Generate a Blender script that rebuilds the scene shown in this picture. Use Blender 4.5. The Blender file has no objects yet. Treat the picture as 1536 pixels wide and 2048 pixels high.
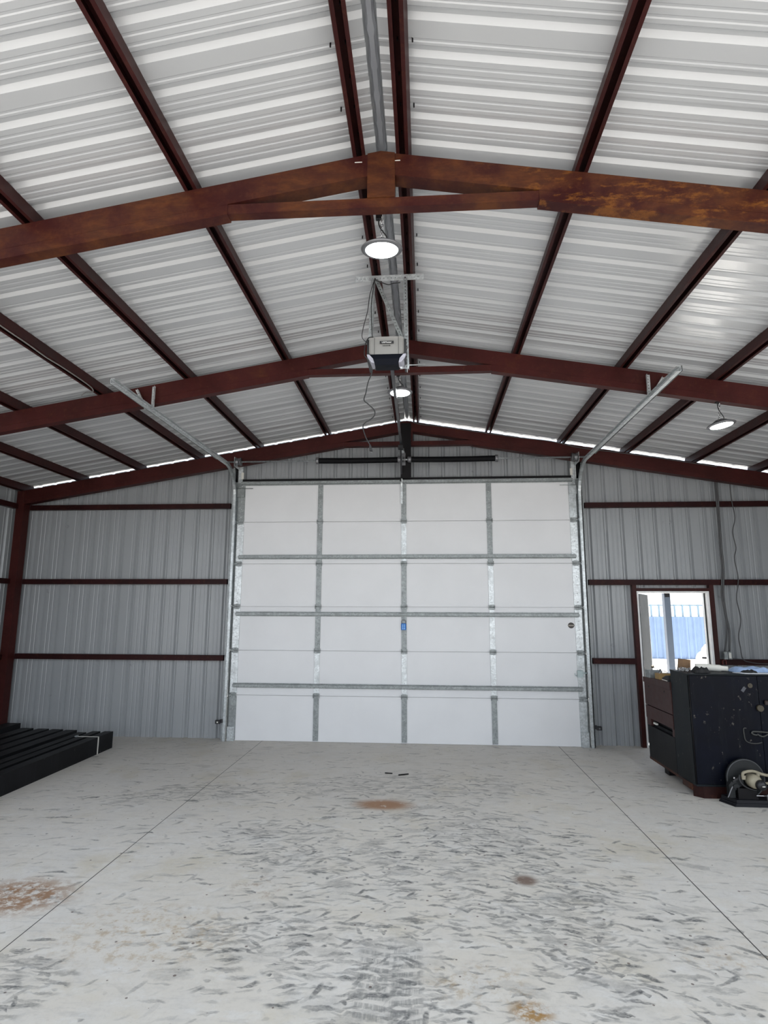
import bpy, bmesh, math, random
from mathutils import Vector, Matrix
from math import radians as R, pi, sin, cos
random.seed(7)
S = bpy.context.scene
COL = S.collection

# ------------------------------------------------------------------ camera, sky, sun, exposure
cam_d = bpy.data.cameras.new('camera'); cam = bpy.data.objects.new('camera', cam_d); COL.objects.link(cam)
cam_d.sensor_fit = 'VERTICAL'; cam_d.sensor_height = 36.0; cam_d.lens = 36.0 * 1165.1 / 2048.0
cam_d.clip_start = 0.05; cam_d.clip_end = 300
PITCH, YAW, ROLL = 0.1664, 0.0698, 0.0032
fwd = Vector((-sin(YAW) * cos(PITCH), cos(YAW) * cos(PITCH), sin(PITCH)))
rt = Vector((cos(YAW), sin(YAW), 0)); up = rt.cross(fwd)
ra = rt * cos(ROLL) + up * sin(ROLL); ua = up * cos(ROLL) - rt * sin(ROLL)
m = Matrix((ra, ua, -fwd)).transposed().to_4x4(); m.translation = Vector((0.2931, 0.0, 1.7876))
cam.matrix_world = m
S.camera = cam
S.view_settings.view_transform = 'Standard'; S.view_settings.look = 'None'
S.view_settings.gamma = 1.0; S.view_settings.use_curve_mapping = False
S.view_settings.exposure = 0.72

W = bpy.data.worlds.new('sky'); S.world = W; W.use_nodes = True
wn = W.node_tree.nodes; wl = W.node_tree.links; wn.clear()
wo = wn.new('ShaderNodeOutputWorld'); wb = wn.new('ShaderNodeBackground')
sky = wn.new('ShaderNodeTexSky'); sky.sky_type = 'HOSEK_WILKIE'
sky.sun_direction = (0.35, -0.5, 0.8); sky.turbidity = 4.0; sky.ground_albedo = 0.5
hs = wn.new('ShaderNodeHueSaturation'); hs.inputs['Saturation'].default_value = 0.38
wl.new(sky.outputs[0], hs.inputs['Color']); wl.new(hs.outputs[0], wb.inputs[0]); wl.new(wb.outputs[0], wo.inputs[0])
wb.inputs[1].default_value = 5.0
sd = bpy.data.lights.new('sun', 'SUN'); sd.energy = 12.0; sd.angle = R(0.6); sd.color = (1.0, 0.97, 0.92)
so = bpy.data.objects.new('sun', sd); COL.objects.link(so)
so.rotation_euler = Vector((-0.16, -0.05, -1.30)).to_track_quat('-Z', 'Y').to_euler(); so.location = (3, -8, 12)

# ------------------------------------------------------------------ materials
def newmat(name):
    m = bpy.data.materials.new(name); m.use_nodes = True
    nt = m.node_tree; b = nt.nodes['Principled BSDF']
    return m, nt, b
class NT:
    """small node building helper"""
    def __init__(s, nt): s.nt = nt
    def n(s, t, **k):
        x = s.nt.nodes.new(t)
        for a, v in k.items(): setattr(x, a, v)
        return x
    def l(s, a, b): s.nt.links.new(a, b)
    def put(s, sock, v):
        if hasattr(v, 'is_output'): s.l(v, sock)
        else: sock.default_value = v
    def m(s, op, a, b=None, c=None, clamp=False):
        x = s.n('ShaderNodeMath', operation=op); x.use_clamp = clamp
        s.put(x.inputs[0], a)
        if b is not None: s.put(x.inputs[1], b)
        if c is not None: s.put(x.inputs[2], c)
        return x.outputs[0]
    def ss(s, v, a, b):      # smoothstep from a to b
        x = s.n('ShaderNodeMapRange', interpolation_type='SMOOTHSTEP')
        s.put(x.inputs['Value'], v); s.put(x.inputs['From Min'], a); s.put(x.inputs['From Max'], b)
        return x.outputs[0]
    def mix(s, f, a, b, mode='MIX'):
        x = s.n('ShaderNodeMix', data_type='RGBA', blend_type=mode)
        s.put(x.inputs[0], f)
        for k, v in ((6, a), (7, b)):
            if isinstance(v, tuple) and len(v) == 3: v = v + (1.0,)
            s.put(x.inputs[k], v)
        return x.outputs[2]
    def noise(s, vec, scale, detail=4, rough=0.55, dist=0.0, out=0):
        x = s.n('ShaderNodeTexNoise')
        if vec is not None: s.l(vec, x.inputs['Vector'])
        x.inputs['Scale'].default_value = scale; x.inputs['Detail'].default_value = detail
        x.inputs['Roughness'].default_value = rough; x.inputs['Distortion'].default_value = dist
        return x.outputs[out]
    def mapping(s, vec, sc=(1, 1, 1), loc=(0, 0, 0), rot=(0, 0, 0)):
        x = s.n('ShaderNodeMapping'); s.l(vec, x.inputs[0])
        x.inputs['Scale'].default_value = sc; x.inputs['Location'].default_value = loc; x.inputs['Rotation'].default_value = rot
        return x.outputs[0]
    def pos(s): return s.n('ShaderNodeNewGeometry').outputs['Position']
    def obj(s): return s.n('ShaderNodeTexCoord').outputs['Object']

def mat(name, col, rough=0.5, metal=0.0, var=0.12, vscale=3.0, stretch=(1, 1, 1), bump=0.0, bscale=60, spec=0.5, rvar=0.4, coat=0.0):
    """painted or bare surface with faint procedural variation"""
    m, nt, b = newmat(name); h = NT(nt)
    v = h.mapping(h.obj(), stretch)
    f = h.noise(v, vscale, 6)
    dark = tuple(c * (1 - var) for c in col); light = tuple(min(1, c * (1 + var)) for c in col)
    c = h.mix(h.ss(f, 0.3, 0.7), dark, light)
    h.l(c, b.inputs['Base Color']); b.inputs['Metallic'].default_value = metal
    b.inputs['Specular IOR Level'].default_value = spec; b.inputs['Coat Weight'].default_value = coat; b.inputs['Coat Roughness'].default_value = 0.2
    f2 = h.noise(v, vscale * 4, 4)
    r = h.m('MULTIPLY_ADD', f2, rough * rvar, rough * (1 - rvar / 2)); h.l(r, b.inputs['Roughness'])
    if bump:
        bm = h.n('ShaderNodeBump'); bm.inputs['Strength'].default_value = bump; bm.inputs['Distance'].default_value = 0.002
        h.l(h.noise(h.obj(), bscale, 3), bm.inputs['Height']); h.l(bm.outputs[0], b.inputs['Normal'])
    return m

def rust_paint(name, amount=0.0, base=(0.046, 0.0090, 0.0082), zone=None, rough=0.45, spec=0.2):
    """red oxide primer steel; rust blooms of their own shape"""
    m, nt, b = newmat(name); h = NT(nt)
    p = h.pos()
    n1 = h.noise(p, 2.2, 8, 0.65); n2 = h.noise(p, 26, 5, 0.7); n3 = h.noise(h.mapping(p, (1, 1, 3.5)), 7, 6, 0.7)
    c = h.mix(h.ss(n1, 0.3, 0.7), tuple(x * 0.75 for x in base), tuple(x * 1.3 for x in base))
    brown = h.mix(h.ss(n3, 0.35, 0.7), (0.060, 0.019, 0.010), (0.11, 0.036, 0.012))
    k = h.ss(h.m('ADD', n1, amount), 0.46, 0.66)
    c = h.mix(k, c, brown)
    c = h.mix(h.m('MULTIPLY', h.ss(n2, 0.52, 0.72), 0.35), c, (0.09, 0.032, 0.016))
    if zone is not None:   # worn flaking patches along part of the member
        x = h.n('ShaderNodeSeparateXYZ'); h.l(p, x.inputs[0])
        z = h.m('MULTIPLY', h.ss(x.outputs[0], zone[0], zone[0] + 0.5), h.ss(h.m('ADD', h.noise(h.mapping(p, (1, 1, 2.4)), 5.5, 8, 0.72), zone[1]), 0.56, 0.68))
        c = h.mix(z, c, h.mix(n2, (0.09, 0.028, 0.009), (0.24, 0.09, 0.018)))
    h.l(c, b.inputs['Base Color'])
    h.l(h.m('MULTIPLY_ADD', n1, 0.3, rough - 0.12), b.inputs['Roughness']); b.inputs['Specular IOR Level'].default_value = spec
    bm = h.n('ShaderNodeBump'); bm.inputs['Strength'].default_value = 0.15; bm.inputs['Distance'].default_value = 0.002
    h.l(n2, bm.inputs['Height']); h.l(bm.outputs[0], b.inputs['Normal'])
    return m

def galv(name, col=(0.52, 0.55, 0.56), rough=0.38, metal=0.75):
    m, nt, b = newmat(name); h = NT(nt)
    v = h.n('ShaderNodeTexVoronoi'); h.l(h.obj(), v.inputs['Vector']); v.inputs['Scale'].default_value = 55
    sx = h.n('ShaderNodeSeparateColor'); h.l(v.outputs['Color'], sx.inputs[0])
    c = h.mix(sx.outputs[0], tuple(x * 0.78 for x in col), tuple(min(1, x * 1.15) for x in col))
    c = h.mix(h.ss(h.noise(h.obj(), 9, 5), 0.45, 0.75), c, tuple(x * 0.7 for x in col))
    h.l(c, b.inputs['Base Color']); b.inputs['Metallic'].default_value = metal
    h.l(h.m('MULTIPLY_ADD', sx.outputs[1], 0.15, rough - 0.07), b.inputs['Roughness'])
    return m

M = {}
M['panel'] = mat('painted_panel', (0.30, 0.312, 0.322), 0.30, 0.0, 0.03, 1.2, spec=0.6)
M['roof'] = mat('roof_panel', (0.50, 0.51, 0.52), 0.24, 0.0, 0.02, 1.0, spec=1.0, rvar=0, coat=0.6)
M['red'] = rust_paint('red_oxide_steel', -0.18, base=(0.034, 0.0075, 0.0070))
M['redg'] = rust_paint('red_oxide_girt', -0.22, base=(0.022, 0.0045, 0.0050), spec=0.15)
M['redf'] = rust_paint('red_oxide_frame', -0.13)
M['redr'] = rust_paint('red_oxide_rusted', 0.10, zone=(0.5, 0.055))
M['redl'] = rust_paint('red_oxide_left', 0.06)
M['dark_steel'] = mat('dark_painted_steel', (0.006, 0.005, 0.006), 0.5, spec=0.2)
M['black'] = mat('black_plastic', (0.012, 0.012, 0.014), 0.4)
M['black_paint'] = mat('black_spring_coating', (0.004, 0.004, 0.005), 0.6, spec=0.15)
M['galv'] = galv('galvanised_steel')
M['galvd'] = galv('galvanised_dull', (0.30, 0.32, 0.32), 0.5, 0.55)
M['galvl'] = galv('galvanised_bright', (0.66, 0.69, 0.70), 0.4, 0.45)
M['door'] = mat('door_white', (0.74, 0.74, 0.75), 0.45, 0.0, 0.02, 2.0)
M['white'] = mat('white_paint', (0.8, 0.8, 0.79), 0.4)
M['ltgrey'] = mat('grey_plastic', (0.24, 0.235, 0.225), 0.45, var=0.04)
M['lensgrey'] = mat('frosted_lens', (0.36, 0.36, 0.42), 0.35, var=0.03)
M['alu'] = mat('cast_aluminium', (0.22, 0.22, 0.23), 0.4, 0.7)
M['rail'] = mat('opener_rail', (0.06, 0.06, 0.065), 0.35, 0.6)
M['blueTag'] = mat('blue_plastic', (0.01, 0.16, 0.55), 0.4)
M['lblue'] = mat('light_blue_print', (0.25, 0.5, 0.85), 0.5)
M['wood'] = mat('brown_board', (0.16, 0.085, 0.035), 0.6, var=0.3, vscale=12)
M['card'] = mat('yellow_box', (0.33, 0.21, 0.08), 0.7, var=0.15)
M['paper'] = mat('paper', (0.74, 0.72, 0.66), 0.7, var=0.05)
M['cloth'] = mat('blue_cloth', (0.33, 0.45, 0.68), 0.8, var=0.2, vscale=10)
M['brownpaint'] = mat('brown_red_paint', (0.052, 0.022, 0.020), 0.5, var=0.12, spec=0.25)
M['beige'] = mat('beige_tool_body', (0.30, 0.265, 0.19), 0.5, var=0.15, vscale=15)
M['grind'] = mat('guard_grey', (0.014, 0.015, 0.0155), 0.5, 0.0, var=0.2, spec=0.2)
M['cable'] = mat('grey_cable', (0.07, 0.07, 0.072), 0.5)
M['blackcable'] = mat('black_cable', (0.012, 0.012, 0.013), 0.5)
M['chrome'] = mat('bright_metal', (0.65, 0.65, 0.66), 0.2, 0.9)
M['rubber'] = mat('rubber', (0.015, 0.015, 0.016), 0.7)
M['brass'] = mat('brass', (0.055, 0.045, 0.028), 0.5, 0.2)
M['hasp'] = mat('worn_hasp_steel', (0.06, 0.06, 0.056), 0.5, 0.2)
M['taggrey'] = mat('tag_grey', (0.07, 0.073, 0.085), 0.6)
M['whitesand'] = mat('pale_gravel', (0.80, 0.785, 0.76), 0.9, var=0.1, vscale=0.8)
M['sand'] = mat('front_apron', (0.27, 0.265, 0.26), 0.9, var=0.12, vscale=0.8)
M['postgrey'] = mat('grey_post_paint', (0.05, 0.065, 0.09), 0.5)
M['fence'] = mat('blue_grey_fence', (0.13, 0.19, 0.30), 0.5, var=0.06)
M['glass'] = mat('dark_glass', (0.02, 0.022, 0.026), 0.1)
M['strap'] = mat('white_strap', (0.6, 0.58, 0.54), 0.6)

def emis(name, col, st):
    m, nt, b = newmat(name); b.inputs['Base Color'].default_value = (1, 1, 1, 1)
    b.inputs['Emission Color'].default_value = (*col, 1); b.inputs['Emission Strength'].default_value = st
    return m
M['lamp'] = emis('led_lens', (0.93, 1.0, 0.98), 9.0)

def cabinet_mat(name, base, chips, chipcol=(0.10, 0.09, 0.08), streak=(0.03, 0.033, 0.035)):
    m, nt, b = newmat(name); h = NT(nt); p = h.pos()
    n1 = h.noise(p, 3.0, 7, 0.6); st = h.noise(h.mapping(p, (9, 9, 1.2)), 2.5, 6, 0.65); n3 = h.noise(h.mapping(p, (1, 1, 0.7)), 22, 6, 0.75)
    c = h.mix(h.ss(n1, 0.35, 0.65), base, tuple(x * 1.7 for x in base))
    c = h.mix(h.m('MULTIPLY', h.ss(st, 0.5, 0.7), 0.55), c, streak)
    c = h.mix(h.m('MULTIPLY', h.ss(n3, 0.630 - chips, 0.66 - chips), h.ss(h.noise(p, 4.2, 3), 0.45, 0.55)), c, chipcol)
    h.l(c, b.inputs['Base Color']); h.l(h.m('MULTIPLY_ADD', n1, 0.3, 0.3), b.inputs['Roughness']); b.inputs['Specular IOR Level'].default_value = 0.10
    return m
M['cab'] = cabinet_mat('worn_navy_paint', (0.0017, 0.0024, 0.0060), 0.02, streak=(0.009, 0.011, 0.014))
M['cabside'] = cabinet_mat('worn_dark_side', (0.007, 0.009, 0.011), 0.0, streak=(0.017, 0.020, 0.021))
M['cabblack'] = cabinet_mat('worn_black', (0.008, 0.008, 0.009), -0.05, streak=(0.02, 0.02, 0.02))
M['tube'] = cabinet_mat('black_steel', (0.007, 0.007, 0.008), -0.02, chipcol=(0.05, 0.052, 0.06), streak=(0.018, 0.019, 0.022))

# --- concrete floor with tyre scuffs
def floor_material():
    m, nt, b = newmat('concrete_floor'); h = NT(nt); p = h.pos()
    sx = h.n('ShaderNodeSeparateXYZ'); h.l(p, sx.inputs[0]); X, Y = sx.outputs[0], sx.outputs[1]
    big = h.noise(p, 0.55, 6, 0.6); mid = h.noise(p, 2.3, 8, 0.65); fine = h.noise(p, 38, 6, 0.75); sp = h.noise(p, 120, 3, 0.8)
    c = h.mix(h.ss(big, 0.35, 0.65), (0.74, 0.695, 0.625), (0.80, 0.765, 0.715))
    c = h.mix(h.m('MULTIPLY', h.ss(mid, 0.42, 0.68), 0.55), c, (0.74, 0.72, 0.69))
    c = h.mix(h.m('MULTIPLY', h.ss(h.noise(h.mapping(p, (1, 1, 1), (7, 3, 0)), 1.3, 7, 0.65), 0.52, 0.72), 0.5), c, (0.62, 0.55, 0.40))
    c = h.mix(h.m('MULTIPLY', h.ss(h.noise(h.mapping(p, (1, 1, 1), (17, 9, 0)), 1.9, 7, 0.7), 0.55, 0.75), 0.4), c, (0.76, 0.76, 0.77))
    c = h.mix(h.m('MULTIPLY', h.ss(fine, 0.5, 0.75), 0.28), c, (0.40, 0.37, 0.33))
    c = h.mix(h.m('MULTIPLY', h.ss(sp, 0.62, 0.75), 0.35), c, (0.82, 0.80, 0.76))
    mot = h.noise(h.mapping(p, (1, 1.6, 1)), 11, 9, 0.72)
    c = h.mix(h.m('MULTIPLY', h.ss(mot, 0.50, 0.70), 0.30), c, (0.50, 0.485, 0.46))
    c = h.mix(h.m('MULTIPLY', h.ss(h.noise(h.mapping(p, (0.55, 2.6, 1), (4, 1, 0)), 6, 8, 0.72), 0.52, 0.68), 0.26), c, (0.36, 0.36, 0.36))
    c = h.mix(h.m('MULTIPLY', h.ss(h.noise(h.mapping(p, (1, 1.5, 1), (9, 4, 0)), 5, 9, 0.75), 0.50, 0.66), 0.42), c, (0.86, 0.855, 0.84))
    # worn traffic zones: where scuffs gather
    def band(cx, cy, rx, ry, rot=0.0):
        v = h.mapping(p, (1, 1, 1), (0, 0, 0))
        s = h.n('ShaderNodeVectorMath', operation='SUBTRACT'); h.l(v, s.inputs[0]); s.inputs[1].default_value = (cx, cy, 0)
        r = h.n('ShaderNodeVectorRotate', rotation_type='Z_AXIS'); h.l(s.outputs[0], r.inputs['Vector']); r.inputs['Angle'].default_value = rot
        q = h.n('ShaderNodeVectorMath', operation='MULTIPLY'); h.l(r.outputs[0], q.inputs[0]); q.inputs[1].default_value = (1 / rx, 1 / ry, 0)
        ln = h.n('ShaderNodeVectorMath', operation='LENGTH'); h.l(q.outputs[0], ln.inputs[0])
        return h.m('SUBTRACT', 1.0, h.ss(ln.outputs['Value'], 0.35, 1.0))
    def mx(*a):
        r = a[0]
        for q in a[1:]: r = h.m('MAXIMUM', r, q)
        return r
    wob = h.noise(p, 1.1, 4, 0.6)
    zone = mx(band(1.05, 4.2, 0.50, 1.6, -0.12), h.m('MULTIPLY', band(0.1, 3.0, 0.55, 0.9), 0.9),
              h.m('MULTIPLY', band(-0.5, 4.7, 1.4, 0.8, 0.25), 0.72), h.m('MULTIPLY', band(-1.6, 6.1, 1.7, 0.45, -0.2), 0.62),
              h.m('MULTIPLY', band(0.4, 6.4, 1.9, 0.7), 0.6), h.m('MULTIPLY', band(-0.5, 3.4, 0.8, 0.6, 0.5), 0.8),
              h.m('MULTIPLY', band(-1.9, 3.0, 0.6, 0.4), 0.85), h.m('MULTIPLY', band(0.4, 4.3, 1.8, 2.6), 0.60), h.m('MULTIPLY', band(1.7, 3.4, 0.9, 1.2), 0.45))
    zone = h.m('MULTIPLY', zone, h.ss(wob, 0.25, 0.55))
    zone = h.m('MAXIMUM', zone, 0.10)
    warp = h.n('ShaderNodeVectorMath', operation='MULTIPLY_ADD'); h.l(h.noise(p, 7.0, 4, 0.6, out=1), warp.inputs[0])
    warp.inputs[1].default_value = (0.055, 0.055, 0); h.l(p, warp.inputs[2])
    turn = h.m('MULTIPLY', h.ss(X, 0.1, 1.0), 0.42)
    grain = h.ss(h.noise(h.mapping(p, (1, 2.2, 1)), 26, 5, 0.75), 0.34, 0.60)
    warp2 = h.n('ShaderNodeVectorMath', operation='MULTIPLY_ADD'); h.l(h.noise(p, 5.0, 4, 0.6, out=1), warp2.inputs[0])
    warp2.inputs[1].default_value = (0.13, 0.13, 0); h.l(p, warp2.inputs[2])
    def dashes(sx_, sy_, off, base, amp, a, bb, curve, bias, w=None):
        v = h.mapping((w or warp).outputs[0], (sx_, sy_, 0), off)
        vo = h.n('ShaderNodeTexVoronoi', voronoi_dimensions='2D'); h.l(v, vo.inputs['Vector']); vo.inputs['Scale'].default_value = 1.0
        d = h.n('ShaderNodeVectorMath', operation='SUBTRACT'); h.l(v, d.inputs[0]); h.l(vo.outputs['Position'], d.inputs[1])
        e = h.n('ShaderNodeVectorMath', operation='DIVIDE'); h.l(d.outputs[0], e.inputs[0]); e.inputs[1].default_value = (sx_, sy_, 1)
        sc = h.n('ShaderNodeSeparateColor'); h.l(vo.outputs['Color'], sc.inputs[0])
        r = h.n('ShaderNodeVectorRotate', rotation_type='Z_AXIS'); h.l(e.outputs[0], r.inputs['Vector'])
        h.l(h.m('ADD', h.m('MULTIPLY_ADD', sc.outputs[0], amp, base - amp / 2), turn), r.inputs['Angle'])
        q = h.n('ShaderNodeSeparateXYZ'); h.l(r.outputs[0], q.inputs[0])
        x2 = h.m('MULTIPLY', q.outputs[0], q.outputs[0])
        yy = h.m('ADD', q.outputs[1], h.m('MULTIPLY', x2, curve))
        wid = h.m('MULTIPLY_ADD', q.outputs[0], bb / a * 0.75, bb)      # comet shaped: fat dark head, thin tail
        t = h.m('DIVIDE', yy, h.m('MAXIMUM', wid, bb * 0.15)); u = h.m('DIVIDE', q.outputs[0], a)
        ed = h.m('ADD', h.m('MULTIPLY', t, t), h.m('MULTIPLY', u, u))
        mk = h.m('SUBTRACT', 1.0, h.ss(ed, 0.25, 1.1))
        pr = h.ss(h.m('SUBTRACT', h.m('MULTIPLY', zone, bias), sc.outputs[1]), -0.04, 0.08)
        mk = h.m('MULTIPLY', mk, h.m('MULTIPLY_ADD', h.ss(u, -1.0, 0.9), 0.6, 0.4))
        return h.m('MULTIPLY', h.m('MULTIPLY', mk, pr), h.m('MULTIPLY_ADD', sc.outputs[2], 0.7, 0.3))
    dk = mx(dashes(3.8, 11.0, (0, 0, 0), -0.12, 0.7, 0.135, 0.018, 1.5, 1.10, warp2),
            dashes(5.6, 7.0, (3.3, 1.7, 0), -0.95, 0.7, 0.085, 0.0145, -1.3, 0.72),
            h.m('MULTIPLY', dashes(6.0, 15.0, (11.3, 5.7, 0), -0.1, 0.9, 0.085, 0.012, 2.0, 1.15, warp2), 0.9),
            h.m('MULTIPLY', dashes(8.5, 18.0, (31.3, 15.7, 0), -0.4, 0.9, 0.058, 0.009, -2.0, 0.9), 0.8),
            h.m('MULTIPLY', dashes(2.8, 6.0, (5.3, 8.7, 0), -0.2, 1.0, 0.18, 0.045, 0.8, 0.85, warp2), 0.42),
            h.m('MULTIPLY', dashes(6.0, 7.0, (1.3, 2.7, 0), 0.7, 1.2, 0.075, 0.013, 1.5, 0.6), 0.9),
            h.m('MULTIPLY', dashes(4.5, 13.0, (41.3, 2.7, 0), 3.0, 1.0, 0.110, 0.013, 0.8, 0.95, warp2), 0.8),
            h.m('MULTIPLY', dashes(13.0, 16.0, (21.3, 2.7, 0), 0.4, 2.6, 0.020, 0.013, 0.0, 0.45), 1.0))
    dk = h.m('MULTIPLY', dk, h.m('MULTIPLY_ADD', grain, 0.65, 0.35))
    c = h.mix(h.m('MULTIPLY', dk, 1.15, clamp=True), c, (0.095, 0.10, 0.105))
    haze = h.m('MULTIPLY', h.m('MULTIPLY', zone, h.ss(h.noise(p, 4.5, 6, 0.7), 0.48, 0.72)), 0.38)
    c = h.mix(haze, c, (0.16, 0.165, 0.17))
    # tread print near the middle front
    dx = h.m('SUBTRACT', X, 0.105); ax_ = h.m('ABSOLUTE', dx)
    sd_ = h.m('MULTIPLY', h.m('GREATER_THAN', dx, 0.0), 0.030)
    nz = h.m('MULTIPLY', h.noise(p, 14, 3, 0.6), 0.022)
    fr_ = h.m('FRACT', h.m('DIVIDE', h.m('ADD', h.m('ADD', h.m('ADD', Y, h.m('MULTIPLY', ax_, -0.20)), sd_), nz), 0.070))
    rows = h.m('MULTIPLY', h.ss(fr_, 0.22, 0.40), h.m('SUBTRACT', 1.0, h.ss(fr_, 0.80, 0.95)))
    side = h.m('MULTIPLY', h.m('SUBTRACT', 1.0, h.ss(h.m('ADD', ax_, nz), 0.15, 0.19)), h.ss(ax_, 0.004, 0.014))
    yr = h.m('MULTIPLY', h.ss(Y, 2.5, 2.6), h.m('SUBTRACT', 1.0, h.ss(h.m('ADD', Y, h.m('MULTIPLY', nz, 8)), 3.45, 3.65)))
    scr = h.ss(h.noise(h.mapping(p, (1, 0.08, 1)), 70, 4, 0.7), 0.34, 0.58)
    tr_ = h.m('MULTIPLY', h.m('MULTIPLY', rows, side), h.m('MULTIPLY', yr, h.m('MULTIPLY_ADD', scr, 0.7, 0.2)))
    c = h.mix(h.m('MULTIPLY', tr_, 0.62), c, (0.17, 0.175, 0.175))
    c = h.mix(h.m('MULTIPLY', h.ss(h.m('ADD', Y, h.m('MULTIPLY', wob, 2.5)), 5.5, 9.0), 0.40), c, (0.36, 0.32, 0.275))  # brown dust towards the far door; its darkening also paints in light falloff
    # rusty dirt patches
    def stain(cx, cy, rx, ry, col, k, thr=0.42):
        f = h.m('MULTIPLY', h.m('MULTIPLY', band(cx, cy, rx, ry), h.ss(h.noise(p, 13, 8, 0.75), thr, thr + 0.16)), k)
        return f, col
    for a in ((-2.28, 3.86, 0.46, 0.32, (0.36, 0.205, 0.115), 0.95, 0.40), (-0.11, 5.78, 0.36, 0.20, (0.36, 0.19, 0.10), 1.0, 0.30),
              (0.95, 4.32, 0.11, 0.11, (0.17, 0.10, 0.07), 0.9, 0.32), (0.76, 3.0, 0.13, 0.11, (0.40, 0.22, 0.06), 0.95, 0.40),
              (-1.3, 3.5, 0.7, 0.45, (0.46, 0.33, 0.18), 0.6, 0.48), (0.55, 3.2, 0.35, 0.25, (0.44, 0.31, 0.16), 0.5, 0.48),
              (1.9, 3.5, 0.5, 0.2, (0.46, 0.31, 0.15), 0.45, 0.50), (-0.8, 4.1, 0.25, 0.25, (0.32, 0.22, 0.14), 0.6, 0.50), (2.7, 7.1, 0.28, 0.10, (0.10, 0.04, 0.03), 0.8, 0.5)):
        f, col = stain(*a); c = h.mix(f, c, col)
    # specks of grit
    vo = h.n('ShaderNodeTexVoronoi', voronoi_dimensions='2D'); h.l(p, vo.inputs['Vector']); vo.inputs['Scale'].default_value = 7.0
    sc = h.n('ShaderNodeSeparateColor'); h.l(vo.outputs['Color'], sc.inputs[0])
    grit = h.m('MULTIPLY', h.m('LESS_THAN', vo.outputs['Distance'], h.m('MULTIPLY', sc.outputs[1], 0.06)), h.m('LESS_THAN', sc.outputs[0], 0.30))
    c = h.mix(h.m('MULTIPLY', grit, 0.75), c, (0.09, 0.05, 0.04))
    # saw cut joints
    def cut(v, at, w, k=1.0):
        d = h.m('ABSOLUTE', h.m('SUBTRACT', v, at)); return h.m('MULTIPLY', h.m('LESS_THAN', d, w), k)
    jt = mx(cut(X, -1.962, 0.0035), cut(X, 2.056, 0.004)); c = h.mix(jt, c, (0.09, 0.085, 0.08))
    c = h.mix(cut(Y, 4.39, 0.003, 0.4), c, (0.55, 0.50, 0.45))
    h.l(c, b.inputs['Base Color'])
    h.l(h.m('MULTIPLY_ADD', mid, 0.3, 0.42), b.inputs['Roughness'])
    bm = h.n('ShaderNodeBump'); bm.inputs['Strength'].default_value = 0.25; bm.inputs['Distance'].default_value = 0.003
    h.l(h.m('ADD', fine, h.m('MULTIPLY', jt, -2.0)), bm.inputs['Height']); h.l(bm.outputs[0], b.inputs['Normal'])
    return m
M['floor'] = floor_material()

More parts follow.
